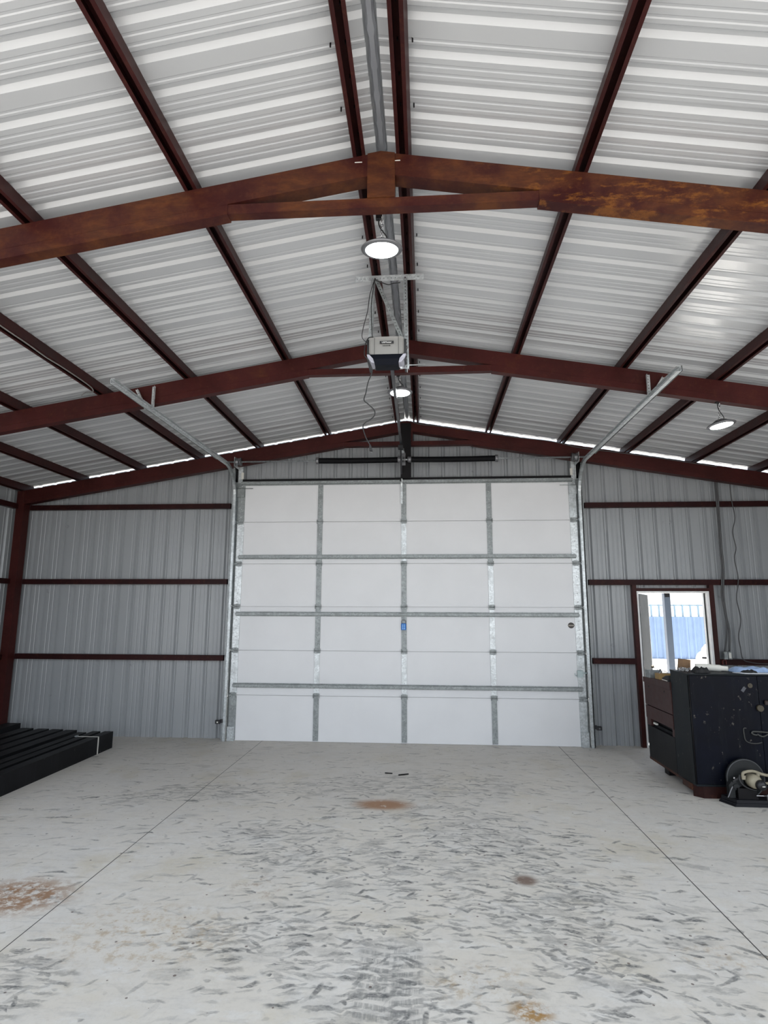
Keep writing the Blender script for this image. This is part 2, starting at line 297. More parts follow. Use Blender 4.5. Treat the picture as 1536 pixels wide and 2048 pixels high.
# ------------------------------------------------------------------ mesh builder
class MB:
    def __init__(s): s.v = []; s.f = []; s.sm = []
    def quad(s, pts, smooth=False):
        i = len(s.v); s.v += [tuple(p) for p in pts]; s.f.append(tuple(range(i, i + len(pts)))); s.sm.append(smooth); return s
    def hexa(s, c):      # 8 corners: bottom 4 ccw, top 4 ccw
        i = len(s.v); s.v += [tuple(p) for p in c]
        for f in ((3, 2, 1, 0), (4, 5, 6, 7), (0, 1, 5, 4), (1, 2, 6, 5), (2, 3, 7, 6), (3, 0, 4, 7)):
            s.f.append(tuple(i + k for k in f)); s.sm.append(False)
        return s
    def box(s, x0, x1, y0, y1, z0, z1):
        return s.hexa([(x0, y0, z0), (x1, y0, z0), (x1, y1, z0), (x0, y1, z0), (x0, y0, z1), (x1, y0, z1), (x1, y1, z1), (x0, y1, z1)])
    def cbox(s, x0, x1, y0, y1, z0, z1, ch=0.01):     # box with chamfered vertical edges and top
        o = [(x0 + ch, y0), (x1 - ch, y0), (x1, y0 + ch), (x1, y1 - ch), (x1 - ch, y1), (x0 + ch, y1), (x0, y1 - ch), (x0, y0 + ch)]
        cx, cy = (x0 + x1) / 2, (y0 + y1) / 2
        kx, ky = 1 - ch * 2 / (x1 - x0), 1 - ch * 2 / (y1 - y0)
        tp = [(cx + (a - cx) * kx, cy + (b_ - cy) * ky) for a, b_ in o]
        return s.loft([[(a, b_, z0) for a, b_ in o], [(a, b_, z1 - ch) for a, b_ in o], [(a, b_, z1) for a, b_ in tp]])
    def loft(s, rings, cap=True, smooth=False, closed=True):
        i = len(s.v); n = len(rings[0])
        for r in rings: s.v += [tuple(p) for p in r]
        for k in range(len(rings) - 1):
            for j in range(n if closed else n - 1):
                a = i + k * n + j; b_ = i + k * n + (j + 1) % n
                s.f.append((a, b_, b_ + n, a + n)); s.sm.append(smooth)
        if cap:
            s.f.append(tuple(i + j for j in reversed(range(n)))); s.sm.append(False)
            s.f.append(tuple(i + (len(rings) - 1) * n + j for j in range(n))); s.sm.append(False)
        return s
    def prism(s, poly, ax, a, b_):
        """extrude 2D polygon (list of pairs) along axis ax from a to b"""
        def P(u, v, w): return {'x': (w, u, v), 'y': (u, w, v), 'z': (u, v, w)}[ax]
        return s.loft([[P(u, v, a) for u, v in poly], [P(u, v, b_) for u, v in poly]])
    def tube(s, pts, r, n=10, cap=True):
        pts = [Vector(p) for p in pts]; rings = []
        prev = None
        for k, p in enumerate(pts):
            t = (pts[min(k + 1, len(pts) - 1)] - pts[max(k - 1, 0)]).normalized()
            if prev is None:
                a = Vector((0, 0, 1)) if abs(t.z) < 0.9 else Vector((1, 0, 0)); u = t.cross(a).normalized()
            else:
                u = (prev - t * prev.dot(t)).normalized()
            prev = u; w = t.cross(u); rr = r[k] if isinstance(r, (list, tuple)) else r
            rings.append([p + (u * cos(2 * pi * j / n) + w * sin(2 * pi * j / n)) * rr for j in range(n)])
        return s.loft(rings, cap, True)
    def lathe(s, prof, c=(0, 0, 0), ax='z', n=32, smooth=True):
        rings = []
        for r, h_ in prof:
            ring = []
            for j in range(n):
                a = 2 * pi * j / n; u, v = r * cos(a), r * sin(a)
                ring.append({'z': (c[0] + u, c[1] + v, c[2] + h_), 'y': (c[0] + u, c[1] + h_, c[2] + v), 'x': (c[0] + h_, c[1] + u, c[2] + v)}[ax])
            rings.append(ring)
        return s.loft(rings, True, smooth)
    def bar(s, p, q, w, d, side=(1, 0, 0)):
        """rectangular bar from p to q; w along side vector, d across"""
        p, q = Vector(p), Vector(q); t = (q - p).normalized(); u = Vector(side); u = (u - t * u.dot(t)).normalized(); v = t.cross(u)
        r = lambda o: [o - u * w / 2 - v * d / 2, o + u * w / 2 - v * d / 2, o + u * w / 2 + v * d / 2, o - u * w / 2 + v * d / 2]
        return s.loft([r(p), r(q)])
    def perf(s, p, q, wvec, th, pitch=0.03, hole=0.011):
        """perforated steel strip: origin p to q, width vector, thickness, real holes"""
        p, q, wv = Vector(p), Vector(q), Vector(wvec); L = (q - p).length; t = (q - p) / L; n = max(1, int(L / pitch)); pt = L / n
        wn_ = wv.normalized(); w = wv.length; nn = t.cross(wn_) * th
        for k in range(n):
            c = p + t * (k + 0.5) * pt + wv / 2
            o = [c - t * pt / 2 - wv / 2, c - wv / 2, c + t * pt / 2 - wv / 2, c + t * pt / 2, c + t * pt / 2 + wv / 2, c + wv / 2, c - t * pt / 2 + wv / 2, c - t * pt / 2]
            h_ = [c + (t * x + wn_ * y) * hole / 2 for x, y in ((-.7, -.7), (0, -1), (.7, -.7), (1, 0), (.7, .7), (0, 1), (-.7, .7), (-1, 0))]
            for sgn in (0, 1):
                for j in range(8):
                    f = [o[j], o[(j + 1) % 8], h_[(j + 1) % 8], h_[j]]
                    s.quad([x + nn * sgn for x in (f if sgn else f[::-1])])
            for j in range(8): s.quad([h_[j], h_[(j + 1) % 8], h_[(j + 1) % 8] + nn, h_[j] + nn])
        for a, b_ in ((p, q), (p + wv, q + wv)): s.quad([a, b_, b_ + nn, a + nn])
        for a in (p, q): s.quad([a, a + wv, a + wv + nn, a + nn])
        return s
    def build(s, name, material, parent=None, loc=None):
        me = bpy.data.meshes.new(name); off = Vector(loc) if loc is not None else Vector((0, 0, 0))
        if parent is not None: off = off + parent_off(parent)
        me.from_pydata([tuple(Vector(v) - off) for v in s.v], [], s.f); me.polygons.foreach_set('use_smooth', s.sm)
        me.materials.append(material); me.validate(); 
        bm = bmesh.new(); bm.from_mesh(me); bmesh.ops.recalc_face_normals(bm, faces=bm.faces); bm.to_mesh(me); bm.free()
        o = bpy.data.objects.new(name, me); COL.objects.link(o)
        if loc is not None: o.location = loc
        if parent is not None: o.parent = parent
        return o
def parent_off(o):
    v = Vector((0, 0, 0))
    while o is not None: v += o.location; o = o.parent
    return v
def tag(o, label=None, cat=None, group=None, kind=None):
    if label: o['label'] = label
    if cat: o['category'] = cat
    if group: o['group'] = group
    if kind: o['kind'] = kind
    return o
def thing(name, loc, label, cat, group=None):
    o = bpy.data.objects.new(name, None); o.empty_display_size = 0.1; COL.objects.link(o); o.location = loc
    return tag(o, label, cat, group)
def struct(o): o['kind'] = 'structure'; return o
def text(body, size, loc, rot, material, parent, name='lettering', depth=0.0006):
    cu = bpy.data.curves.new(name, 'FONT'); cu.body = body; cu.size = size; cu.extrude = depth; cu.align_x = 'CENTER'; cu.align_y = 'CENTER'
    t = bpy.data.objects.new('tmp', cu); COL.objects.link(t)
    me = bpy.data.meshes.new_from_object(t); bpy.data.objects.remove(t)
    me.materials.clear(); me.materials.append(material)
    o = bpy.data.objects.new(name, me); COL.objects.link(o); o.parent = parent
    o.location = Vector(loc) - parent_off(parent); o.rotation_euler = rot
    return o
def spline(pts, k=6):
    """catmull-rom through pts"""
    P = [Vector(p) for p in pts]; out = []
    for i in range(len(P) - 1):
        a, b_, c, d = P[max(i - 1, 0)], P[i], P[i + 1], P[min(i + 2, len(P) - 1)]
        for j in range(k):
            t = j / k
            out.append(0.5 * ((2 * b_) + (c - a) * t + (2 * a - 5 * b_ + 4 * c - d) * t * t + (3 * b_ - a - 3 * c + d) * t ** 3))
    out.append(P[-1]); return out

# ------------------------------------------------------------------ building geometry constants
XR = 0.05                      # ridge line x
ZR, SL = 4.515, 0.170          # underside of purlins at the ridge, slope
HW = 5.86                      # half width (wall sheets)
YB, YF = 8.41, 1.25            # far wall sheet, open front
SIDE0 = 4.2                    # side walls start here; the front bays are open
PH = 0.10                      # purlin height
def zr(x): return ZR - SL * abs(x - XR)
FY = [3.10, 5.56, 8.19]

def profile(u0, u1, first, rib=0.030, pitch=0.229, minor=0.005, extra=(), base=0.030, topw=0.011):
    """ribbed sheet profile: list of (u, outward offset)"""
    pts = []; k = math.floor((u0 - first) / pitch) - 1
    while first + k * pitch < u1 + pitch:
        c = first + k * pitch
        pts += [(c - base, 0), (c - topw, rib), (c + topw, rib), (c + base, 0)]
        for q in ((0.40, 0.66) if k % 4 else (0.70,)):
            mc = c + pitch * q
            pts += [(mc - 0.011, 0), (mc - 0.005, minor), (mc + 0.005, minor), (mc + 0.011, 0)]
        k += 1
    def at(u):
        for (a, p), (b_, q) in zip(pts, pts[1:]):
            if a <= u <= b_: return p + (q - p) * (u - a) / (b_ - a) if b_ > a else p
        return 0
    out = [(u, d) for u, d in pts if u0 < u < u1] + [(u0, at(u0)), (u1, at(u1))] + [(e, at(e)) for e in extra if u0 < e < u1]
    return sorted(out)
def solid(o, th=0.002, off=1.0):
    md = o.modifiers.new('thickness', 'SOLIDIFY'); md.thickness = th; md.offset = off; return o

# ------------------------------------------------------------------ ground, floor
g = MB().box(-70, 90, -60, YF - 0.02, -0.40, -0.06).box(-70, -HW - 0.05, YF - 0.02, YB + .10, -0.40, -0.06).box(HW + 0.05, 90, YF - 0.02, YB + .10, -0.40, -0.06)
struct(g.build('ground', M['sand']))
struct(MB().box(-70, 90, YB + 0.10, 100, -0.40, -0.06).build('back_yard', M['whitesand']))
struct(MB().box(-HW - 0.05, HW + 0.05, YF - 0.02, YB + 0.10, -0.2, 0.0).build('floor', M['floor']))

# ------------------------------------------------------------------ roof sheets
mb = MB()
prof = profile(YF - 0.1, YB + 0.03, 3.095 - 0.1905 * 20, pitch=0.1905, rib=0.023, topw=0.012, base=0.034, minor=0.0035)
for sg in (-1, 1):
    xa, xb = XR + sg * 0.035, XR + sg * (HW + 0.12)
    for (ya, da), (yb, db) in zip(prof, prof[1:]):
        q = [(xa, ya, zr(xa) + PH + da), (xb, ya, zr(xb) + PH + da), (xb, yb, zr(xb) + PH + db), (xa, yb, zr(xa) + PH + db)]
        mb.quad(q)
rf = mb.build('ceiling', M['roof']); struct(rf)
# ridge cap: bent flashing closing the ridge, with a wavy foam closure below it
mb = MB(); zc = ZR + PH + 0.036
for sg in (-1, 1):
    mb.hexa([(XR, YF - 0.1, zc), (XR + sg * 0.20, YF - 0.1, zc - 0.034), (XR + sg * 0.20, YB + 0.10, zc - 0.034), (XR, YB + 0.10, zc),
             (XR, YF - 0.1, zc + 0.003), (XR + sg * 0.20, YF - 0.1, zc - 0.031), (XR + sg * 0.20, YB + 0.10, zc - 0.031), (XR, YB + 0.10, zc + 0.003)])
rc = mb.build('trim_1', M['panel']); struct(rc)
mb = MB(); ys = [YF + 0.02 * i for i in range(int((YB - YF) / 0.02))]
rings = []
for y in ys:
    ph = ((y - 3.095) / 0.1905) % 1.0; w = 0.012 + 0.006 * (1 - min(1, abs(ph - .5) * 5)) + random.uniform(-.001, .001)
    z = ZR + PH + 0.004
    rings.append([(XR - w, y, z - 0.006), (XR + w, y, z - 0.006), (XR + w + 0.01, y, z + 0.02), (XR - w - 0.01, y, z + 0.02)])
mb.loft(rings); struct(mb.build('trim_2', mat('grey_closure', (0.30, 0.31, 0.33), 0.6)))

# ------------------------------------------------------------------ walls
def back_wall():
    mb = MB(); G0, G1, GZ = -2.47, 2.47, 3.67; D0, D1, DZ = 3.215, 4.165, 2.09
    pr = profile(-HW, HW, -2.40 - 0.229 * 16, extra=(G0, G1, D0, D1, XR))
    for (ua, da), (ub, db) in zip(pr, pr[1:]):
        if ub - ua < 1e-6: continue
        c = (ua + ub) / 2; z0 = GZ if G0 < c < G1 else (DZ if D0 < c < D1 else 0.0)
        mb.quad([(ua, YB + da, z0), (ub, YB + db, z0), (ub, YB + db, zr(ub) + (0.087 if ub < 0 else 0.076)), (ua, YB + da, zr(ua) + (0.087 if ua < 0 else 0.076))])
    return mb
struct(back_wall().build('wall_back', M['panel']))
for sg, nm in ((-1, 'wall_left'), (1, 'wall_right')):
    mb = MB(); pr = profile(SIDE0, YB, 3.19 + 0.1)
    for (ya, da), (yb, db) in zip(pr, pr[1:]):
        x = sg * HW
        mb.quad([(x + sg * da, ya, 0), (x + sg * db, yb, 0), (x + sg * db, yb, zr(x) + 0.09), (x + sg * da, ya, zr(x) + 0.09)])
    struct(mb.build(nm, M['panel']))

# ------------------------------------------------------------------ steel frames
fnames = ['nearest rusty steel roof frame crossing the picture above the first lamp', 'middle dark red steel roof frame the door tracks hang from',
          'farthest dark red steel roof frame standing against the end wall']
for k, y in enumerate(FY):
    fr = thing('roof_frame', (XR, y, 0), fnames[k], 'steel frame', 'portal frames of the building')
    y1 = y + (0.10 if k < 2 else 0.13)
    for sg, nm in ((-1, 'left'), (1, 'right')):
        xe = sg * 5.70; x0 = XR + sg * (0.08)
        mt = (M['redl'] if sg < 0 else M['redr']) if k == 0 else M['redf']
        D = 0.146
        b_ = MB().hexa([(x0, y, zr(x0) - D), (xe, y, zr(xe) - D), (xe, y1, zr(xe) - D), (x0, y1, zr(x0) - D), (x0, y, zr(x0)), (xe, y, zr(xe)), (xe, y1, zr(xe)), (x0, y1, zr(x0))])
        b_.build('rafter', mt, fr)
        xj = XR + sg * 0.93; D2 = D + 0.060
        xt = xj + sg * 0.05
        lc = MB().hexa([(xj, y, zr(xt) - D2), (xe, y, zr(xe) - D2), (xe, y1 - .02, zr(xe) - D2), (xj, y1 - .02, zr(xt) - D2), (xj, y, zr(xj) - D - .001), (xe, y, zr(xe) - D - .001), (xe, y1 - .02, zr(xe) - D - .001), (xj, y1 - .02, zr(xj) - D - .001)])
        lc.build('lower_flange', mt, fr)
        cx0, cx1 = sorted((sg * 5.68, sg * 5.80))
        MB().box(cx0, cx1, y - .005, y1, 0, zr(sg * 5.74) - 0.0).build('column', M['redf'], fr)
    zt = zr(XR + 0.98) - 0.146 - 0.060 + 0.005
    MB().box(XR - 0.93, XR + 0.93, y + 0.004, y1 - 0.03, zt, zt + 0.062).build('tie_bar', M['redf'] if k else rust_paint('red_oxide_tie', 0.04), fr)
    kp = MB().prism([(XR - 0.08, zt + 0.06), (XR + 0.085, zt + 0.06), (XR + 0.085, zr(XR + 0.085) + .002), (XR, ZR + .002), (XR - 0.08, zr(XR - 0.08) + .002)], 'y', y - 0.006, y1 + 0.004)
    kp.build('apex_post', rust_paint('rusted_apex', 0.16) if k == 0 else M['redf'], fr)
    if k == 0:
        wm = MB()
        for xx in (-0.085, 0.145): wm.box(xx - 0.022, xx + 0.022, y - 0.003, y, 4.448, 4.452)
        wm.build('weld_mark', M['paper'], fr)
        tag(fr.children[-1], 'pale scratched weld marks')

# ------------------------------------------------------------------ purlins
def purlin(x, label, openside, mt):
    """C channel running the whole length on top of the frames"""
    w = 0.076; t = 0.003; lip = 0.021
    th = math.atan(SL) * (1 if x > XR else -1)
    z0 = zr(x); h = w / 2
    prof2 = [(-h, 0), (-h + lip, 0), (-h + lip, t), (-h + t, t), (-h + t, PH - t), (h - t, PH - t), (h - t, t), (h - lip, t), (h - lip, 0), (h, 0), (h, PH), (-h, PH)]
    c, s_ = cos(-th), sin(-th)
    poly = [(u * c - v * s_, u * s_ + v * c) for u, v in prof2]
    p = thing('roof_purlin', (x, 3.0, z0), label, 'purlin', 'roof purlins')
    MB().prism([(x + u, z0 + v) for u, v in poly], 'y', YF, YB - 0.02).build('channel', mt, p)
    mb = MB(); y = 3.03 - 0.1905 * 9; near = abs(x - XR) < 0.3; i = 0
    while y < 8.2:
        mb.tube([(x, y, z0 + PH - 0.022), (x, y, z0 + PH - 0.001)], 0.0035, 6)
        if near and i % 2 == 0:
            xx = x + 0.075 * (1 if x > XR else -1)
            mb.tube([(xx, y, zr(xx) + PH - 0.022), (xx, y, zr(xx) + PH + 0.003)], 0.0045, 6)
        y += 0.1905; i += 1
    sc = mb.build('screw_tips', M['galvd'] if not near else M['dark_steel'], p); tag(sc, 'small screw points coming through the roof sheet', kind='stuff')
    return p
pl = [(-0.080, 'dark red channel purlin just left of the ridge', 1), (-1.115, 'dark red roof purlin, second out from the ridge on the left', 1),
      (-2.14, 'dark red roof purlin, third out from the ridge on the left', 1), (-3.05, 'dark red roof purlin at left with a pale wire running along it', 1),
      (-3.95, 'dark red roof purlin, second up from the left eave', 1), (-4.85, 'dark red roof purlin beside the one at the left eave', 1), (-5.72, 'dark red eave purlin along the top of the left wall', 1),
      (0.180, 'dark red channel purlin just right of the ridge', -1), (1.225, 'dark red roof purlin, second out from the ridge on the right', -1),
      (2.26, 'dark red roof purlin ending above the right side of the big door', -1), (3.15, 'dark red roof purlin right of the right door track', -1),
      (4.05, 'dark red roof purlin, passing right of the tilted lamp', -1), (4.90, 'short visible end of a dark red purlin at the far right', -1)]
for x, lb, o in pl: purlin(x, lb, -o if abs(x) < 0.3 else (1 if x > 0 else -1), M['red'])

# ------------------------------------------------------------------ wall girts
def girt(name_label, a, b_, ax_, at, zc):
    mb = MB()
    if ax_ == 'x': mb.box(a, b_, 8.325, 8.385, zc - 0.037, zc + 0.037)
    else: mb.box(min(at, at + 0.075 * (1 if at < 0 else -1)), max(at, at + 0.075 * (1 if at < 0 else -1)), a, b_, zc - 0.037, zc + 0.037)
    o = mb.build('wall_girt', M['redg'], None, (a if ax_ == 'x' else at, 8.35 if ax_ == 'x' else a, zc)); tag(o, name_label, 'girt', 'wall girts')
girt('long dark red wall girt left of the big door, topmost, under the rafter', -5.68, -2.57, 'x', 0, 3.30)
girt('dark red wall girt left of the big door, middle one', -5.68, -2.57, 'x', 0, 2.185)
girt('dark red wall girt left of the big door, lowest one', -5.68, -2.57, 'x', 0, 1.105)
girt('dark red wall girt right of the big door, topmost', 2.57, 5.68, 'x', 0, 3.265)
girt('dark red wall girt right of the big door passing over the walk door', 2.57, 5.68, 'x', 0, 2.175)
girt('short dark red wall girt between the big door and the walk door', 2.57, 3.15, 'x', 0, 1.11)
girt('dark red wall girt right of the walk door below the outlet box', 4.24, 5.68, 'x', 0, 1.11)
girt('dark red girt on the left side wall, topmost', 4.2, 8.18, 'y', -5.84, 3.30)
girt('dark red girt on the left side wall, middle one', 4.2, 8.18, 'y', -5.84, 2.185)
girt('dark red girt on the left side wall, lowest one', 4.2, 8.18, 'y', -5.84, 1.105)

# ------------------------------------------------------------------ garage door frame
fr = thing('door_frame', (0, 8.36, 0), 'dark steel frame of jambs and header around the big white overhead door', 'door frame')
for sg in (-1, 1):
    x0, x1 = sorted((sg * 2.45, sg * 2.56))
    MB().box(x0, x1, 8.345, 8.40, 0, 4.0).build('jamb', M['galvd'] if sg < 0 else M['galvd'], fr)
    x0, x1 = sorted((sg * 2.47, sg * 2.52))
    MB().box(x0, x1, 8.33, 8.344, 3.66, 4.1).build('upper_jamb', M['dark_steel'], fr)
MB().box(-2.50, 2.50, 8.33, 8.40, 3.664, 3.70).build('header', M['dark_steel'], fr)
MB().box(XR - 0.085, XR + 0.06, 8.165, 8.182, 3.66, 4.475).build('spring_pad', M['dark_steel'], fr)

# ------------------------------------------------------------------ garage door
gd = thing('garage_door', (0, 8.30, 0), 'closed white sectional overhead door of six sections with steel struts', 'garage door')
Hs = 3.6576 / 6
zj = [0, 0.6096, 1.2192, 1.8288, 2.4384, 3.048, 3.6576]
stx = [-2.395, -1.2192, 0.0, 1.2192, 2.395]
for k in range(6):
    z0, z1 = k * Hs + 0.003, (k + 1) * Hs - 0.003
    mb = MB().box(-2.438, 2.438, 8.302, 8.320, z0, z1).box(-2.438, 2.438, 8.320, 8.345, k * Hs + 0.0001, (k + 1) * Hs - 0.0001)
    if k < 5: mb.box(-2.438, 2.438, 8.294, 8.302, z1 - 0.016, z1 - 0.001)       # hemmed lip along the top
    if k > 0: mb.box(-2.438, 2.438, 8.298, 8.302, z0, z0 + 0.018)
    sec = mb.build('door_section', M['door'], gd, None)
    for j, x in enumerate(stx):
        w = 0.045 if j in (0, 4) else 0.032
        s_ = MB(); s_.perf((x - w, 8.294, z0 + 0.012), (x - w, 8.294, z1 - 0.012), (2 * w, 0, 0), -0.004, 0.0975, 0.010 if j not in (0, 4) else 0.016)
        s_.box(x - w - 0.004, x - w, 8.290, 8.302, z0 + .012, z1 - .012).box(x + w, x + w + 0.004, 8.290, 8.302, z0 + .012, z1 - .012)
        rnd = random.random()
        tone = {0: 'galvd' if k in (0, 5) else 'galvl', 1: 'galvd' if k != 1 else 'galvl', 2: 'galvl' if k in (1, 4) else 'galvd', 3: 'galvl' if k in (1, 2, 3) else 'galvd', 4: 'galvl' if k in (2, 3, 4) else 'galv'}[j]
        st = s_.build('stile', M[tone], sec)
for k in range(1, 6):
    for j, x in enumerate(stx):
        w = 0.040; z = zj[k]
        h_ = MB().tube([(x - w - 0.006, 8.280, z), (x + w + 0.006, 8.280, z)], 0.009, 10)
        h_.box(x - w * 0.8, x + w * 0.8, 8.282, 8.290, z - 0.036, z + 0.036)
        for sg in (-1, 1): h_.box(x + sg * w - 0.004, x + sg * w + 0.004, 8.272, 8.290, z - 0.03, z + 0.03)
        for zz in (-0.025, 0.025): h_.lathe([(0.007, -0.005), (0.007, 0)], (x, 8.282, z + zz), 'y', 8)
        h_.build('hinge', M['galvd'], gd)
for zs in (3.625, 2.535, 1.725, 0.742):
    hat = [(8.292, zs - 0.045), (8.292, zs - 0.026), (8.248, zs - 0.020), (8.248, zs + 0.020), (8.292, zs + 0.026), (8.292, zs + 0.045), (8.288, zs + 0.045), (8.288, zs + 0.030), (8.242, zs + 0.024), (8.242, zs - 0.024), (8.288, zs - 0.030), (8.288, zs - 0.045)]
    hat = [(y, z0 if False else z0) for y, z0 in hat]
    MB().prism([(y, zs + (z - zs) * 0.72) for y, z in hat], 'x', -2.40, 2.40).build('strut', M['galvd'], gd)
for sg in (-1, 1):
    x = sg * 2.40
    MB().box(x - 0.05, x + 0.05, 8.262, 8.30, 0.0, 0.19).build('bottom_bracket', M['galv'], gd)
    b_ = MB().box(x - 0.055, x + 0.05, 8.262, 8.300, 3.42, 3.54); b_.tube([(x - sg * 0.18, 8.255, 3.545), (x + sg * 0.07, 8.255, 3.545)], 0.006, 8)
    b_.build('top_roller_bracket', M['galvd'] if sg < 0 else M['galv'], gd)
    for k in range(1, 6):
        MB().tube([(x, 8.262, zj[k]), (sg * 2.475, 8.262, zj[k])], 0.006, 8).lathe([(0.022, -0.012), (0.025, 0), (0.022, 0.012)], (sg * 2.475, 8.262, zj[k]), 'x', 14).build('roller', M['galv'], gd)
mb = MB().cbox(2.335, 2.415, 8.262, 8.292, 0.90, 0.99, 0.006); mb.tube([(2.40, 8.27, 0.955), (2.47, 8.27, 0.955)], 0.009, 8); mb.tube([(2.335, 8.28, 0.92), (2.31, 8.275, 0.92), (2.305, 8.275, 0.95)], 0.005, 8)
mb.build('slide_lock', mat('lock_teal_grey', (0.42, 0.50, 0.50), 0.4, 0.3), gd)
# operator bracket at top centre, small red screws
MB().bar((-0.03, 8.28, 3.30), (-0.03, 8.28, 3.60), 0.03, 0.012).bar((-0.03, 8.27, 3.55), (-0.03, 8.235, 3.66), 0.024, 0.008).build('operator_bracket', M['galvl'], gd)
# dark badge sticker
bd = MB().prism([(2.292 + 0.043 * cos(a) * (1.0 if abs(sin(a)) > 0.35 else 1.06), 1.585 + 0.040 * sin(a)) for a in [2 * pi * i / 16 for i in range(16)]], 'y', 8.2995, 8.3015).build('badge_sticker', mat('sticker_dark', (0.045, 0.035, 0.03), 0.5), gd)
tag(bd, 'small dark round-topped sticker')
MB().box(2.254, 2.330, 8.2985, 8.2995, 1.575, 1.592).build('sticker_band', mat('sticker_band', (0.30, 0.27, 0.23), 0.5), bd)

# blue tag hanging on the centre stile
tg = MB().cbox(-0.042, 0.028, 8.268, 8.282, 1.512, 1.602, 0.008)
tob = thing('lock_tag', (-0.007, 8.275, 1.512), 'small blue tag hanging by its grey loop on the centre stile of the big door', 'tag')
tg.build('tag_body', M['blueTag'], tob)
MB().tube([(-0.034, 8.275, 1.60), (-0.036, 8.275, 1.635), (-0.026, 8.275, 1.648), (0.012, 8.275, 1.648), (0.022, 8.275, 1.635), (0.020, 8.275, 1.60)], 0.004, 8).build('loop', M['alu'], tob)
mb = MB()
for i in range(2):
    for j in range(3): mb.box(-0.030 + i * 0.026, -0.012 + i * 0.026, 8.266, 8.268, 1.524 + j * 0.024, 1.538 + j * 0.024)
mb.build('printing', M['lblue'], tob)

# ------------------------------------------------------------------ tracks
for sg in (-1, 1):
    tr = thing('door_track', (sg * 2.49, 8.26, 0), 'galvanised %s door track curving up from the floor and running out under the roof' % ('left-hand' if sg < 0 else 'right-hand'), 'door track', 'overhead door tracks')
    X = sg * 2.49
    path = [(8.26, 0.0), (8.265, 1.2), (8.265, 2.4), (8.26, 3.30)]
    Rr = 0.44
    for i in range(1, 10):
        a = i / 9 * (pi / 2 - 0.03)
        path.append((8.26 - Rr + Rr * cos(a), 3.385 + Rr * sin(a)))
    vert = path[:]
    def sweep(pts, name, mt):
        """track section: rolled U open towards the door"""
        sec = [(-0.020, -0.026), (0.012, -0.026), (0.020, -0.016), (0.020, 0.016), (0.012, 0.026), (-0.024, 0.026), (-0.024, 0.021), (0.010, 0.021), (0.015, 0.014), (0.015, -0.014), (0.010, -0.021), (-0.020, -0.021)]
        rings = []
        for i, (y, z) in enumerate(pts):
            a, b_ = pts[max(i - 1, 0)], pts[min(i + 1, len(pts) - 1)]
            ty, tz = b_[0] - a[0], b_[1] - a[1]; L = math.hypot(ty, tz); ny, nz = -tz / L, ty / L
            rings.append([(X + sg * u, y + ny * v, z + nz * v) for u, v in sec])
        return MB().loft(rings).build(name, mt, tr)
    sweep(vert, 'vertical_track', M['galv'])
    yend, zend = (4.78, 3.805) if sg < 0 else (4.90, 3.84)
    yc, zc = path[-1]
    hz = [(yc + 0.02, zc - 0.001), (yc - 0.4, zc - 0.002 + (zend - zc) * .1), (yend, zend)]
    sweep(hz, 'horizontal_track', M['galvl'])
    # reinforcing angle on the horizontal run
    an = MB().bar((X + sg * 0.032, yc - 0.3, zc + 0.0), (X + sg * 0.032, yend + 0.01, zend + 0.01), 0.003, 0.052, (1, 0, 0))
    an.build('stiffener_angle', M['galvd'], tr)
    # wall angle beside the vertical run
    MB().box(min(sg * 2.515, sg * 2.519), max(sg * 2.515, sg * 2.519), 8.25, 8.34, 0, 3.9).box(min(sg * 2.515, sg * 2.545), max(sg * 2.515, sg * 2.545), 8.336, 8.340, 0, 3.9).build('wall_angle', M['galvl'] if sg < 0 else M['dark_steel'], tr)
    # flag bracket and bearing plate at the top
    fb = MB().box(min(sg * 2.40, sg * 2.47), max(sg * 2.40, sg * 2.47), 8.315, 8.325, 3.64, 3.99).box(min(sg * 2.455, sg * 2.46), max(sg * 2.455, sg * 2.46), 8.07, 8.32, 3.84, 3.98)
    fb.build('bearing_plate', M['galvl'], tr)
    MB().box(min(sg * 2.385, sg * 2.42), max(sg * 2.385, sg * 2.42), 8.305, 8.315, 3.70, 3.80).build('paper_label', M['paper'], tr)
    # perforated hanger angles up to the middle frame
    yh = 5.535
    zt = zend + (zc - zend) * (yh - yend) / (yc - yend) + 0.03
    for xo, xt, mt in ((sg * 2.475, sg * 2.475, 'galv'), (sg * (2.545 if sg < 0 else 2.505), sg * (2.655 if sg < 0 else 2.62), 'galv')):
        mb = MB(); top = 4.05 if xo == xt else 4.02
        mb.perf((xo - 0.017, yh - 0.002, zt - 0.03), (xt - 0.017, yh - 0.002, top), (0.034, 0, 0), 0.003, 0.028, 0.010)
        mb.perf((xo - sg * 0.017, yh - 0.03, zt - 0.03), (xt - sg * 0.017, yh - 0.03, top), (0, 0.03, 0), 0.003, 0.028, 0.010)
        mb.build('hanger_angle', M['galvl'], tr)

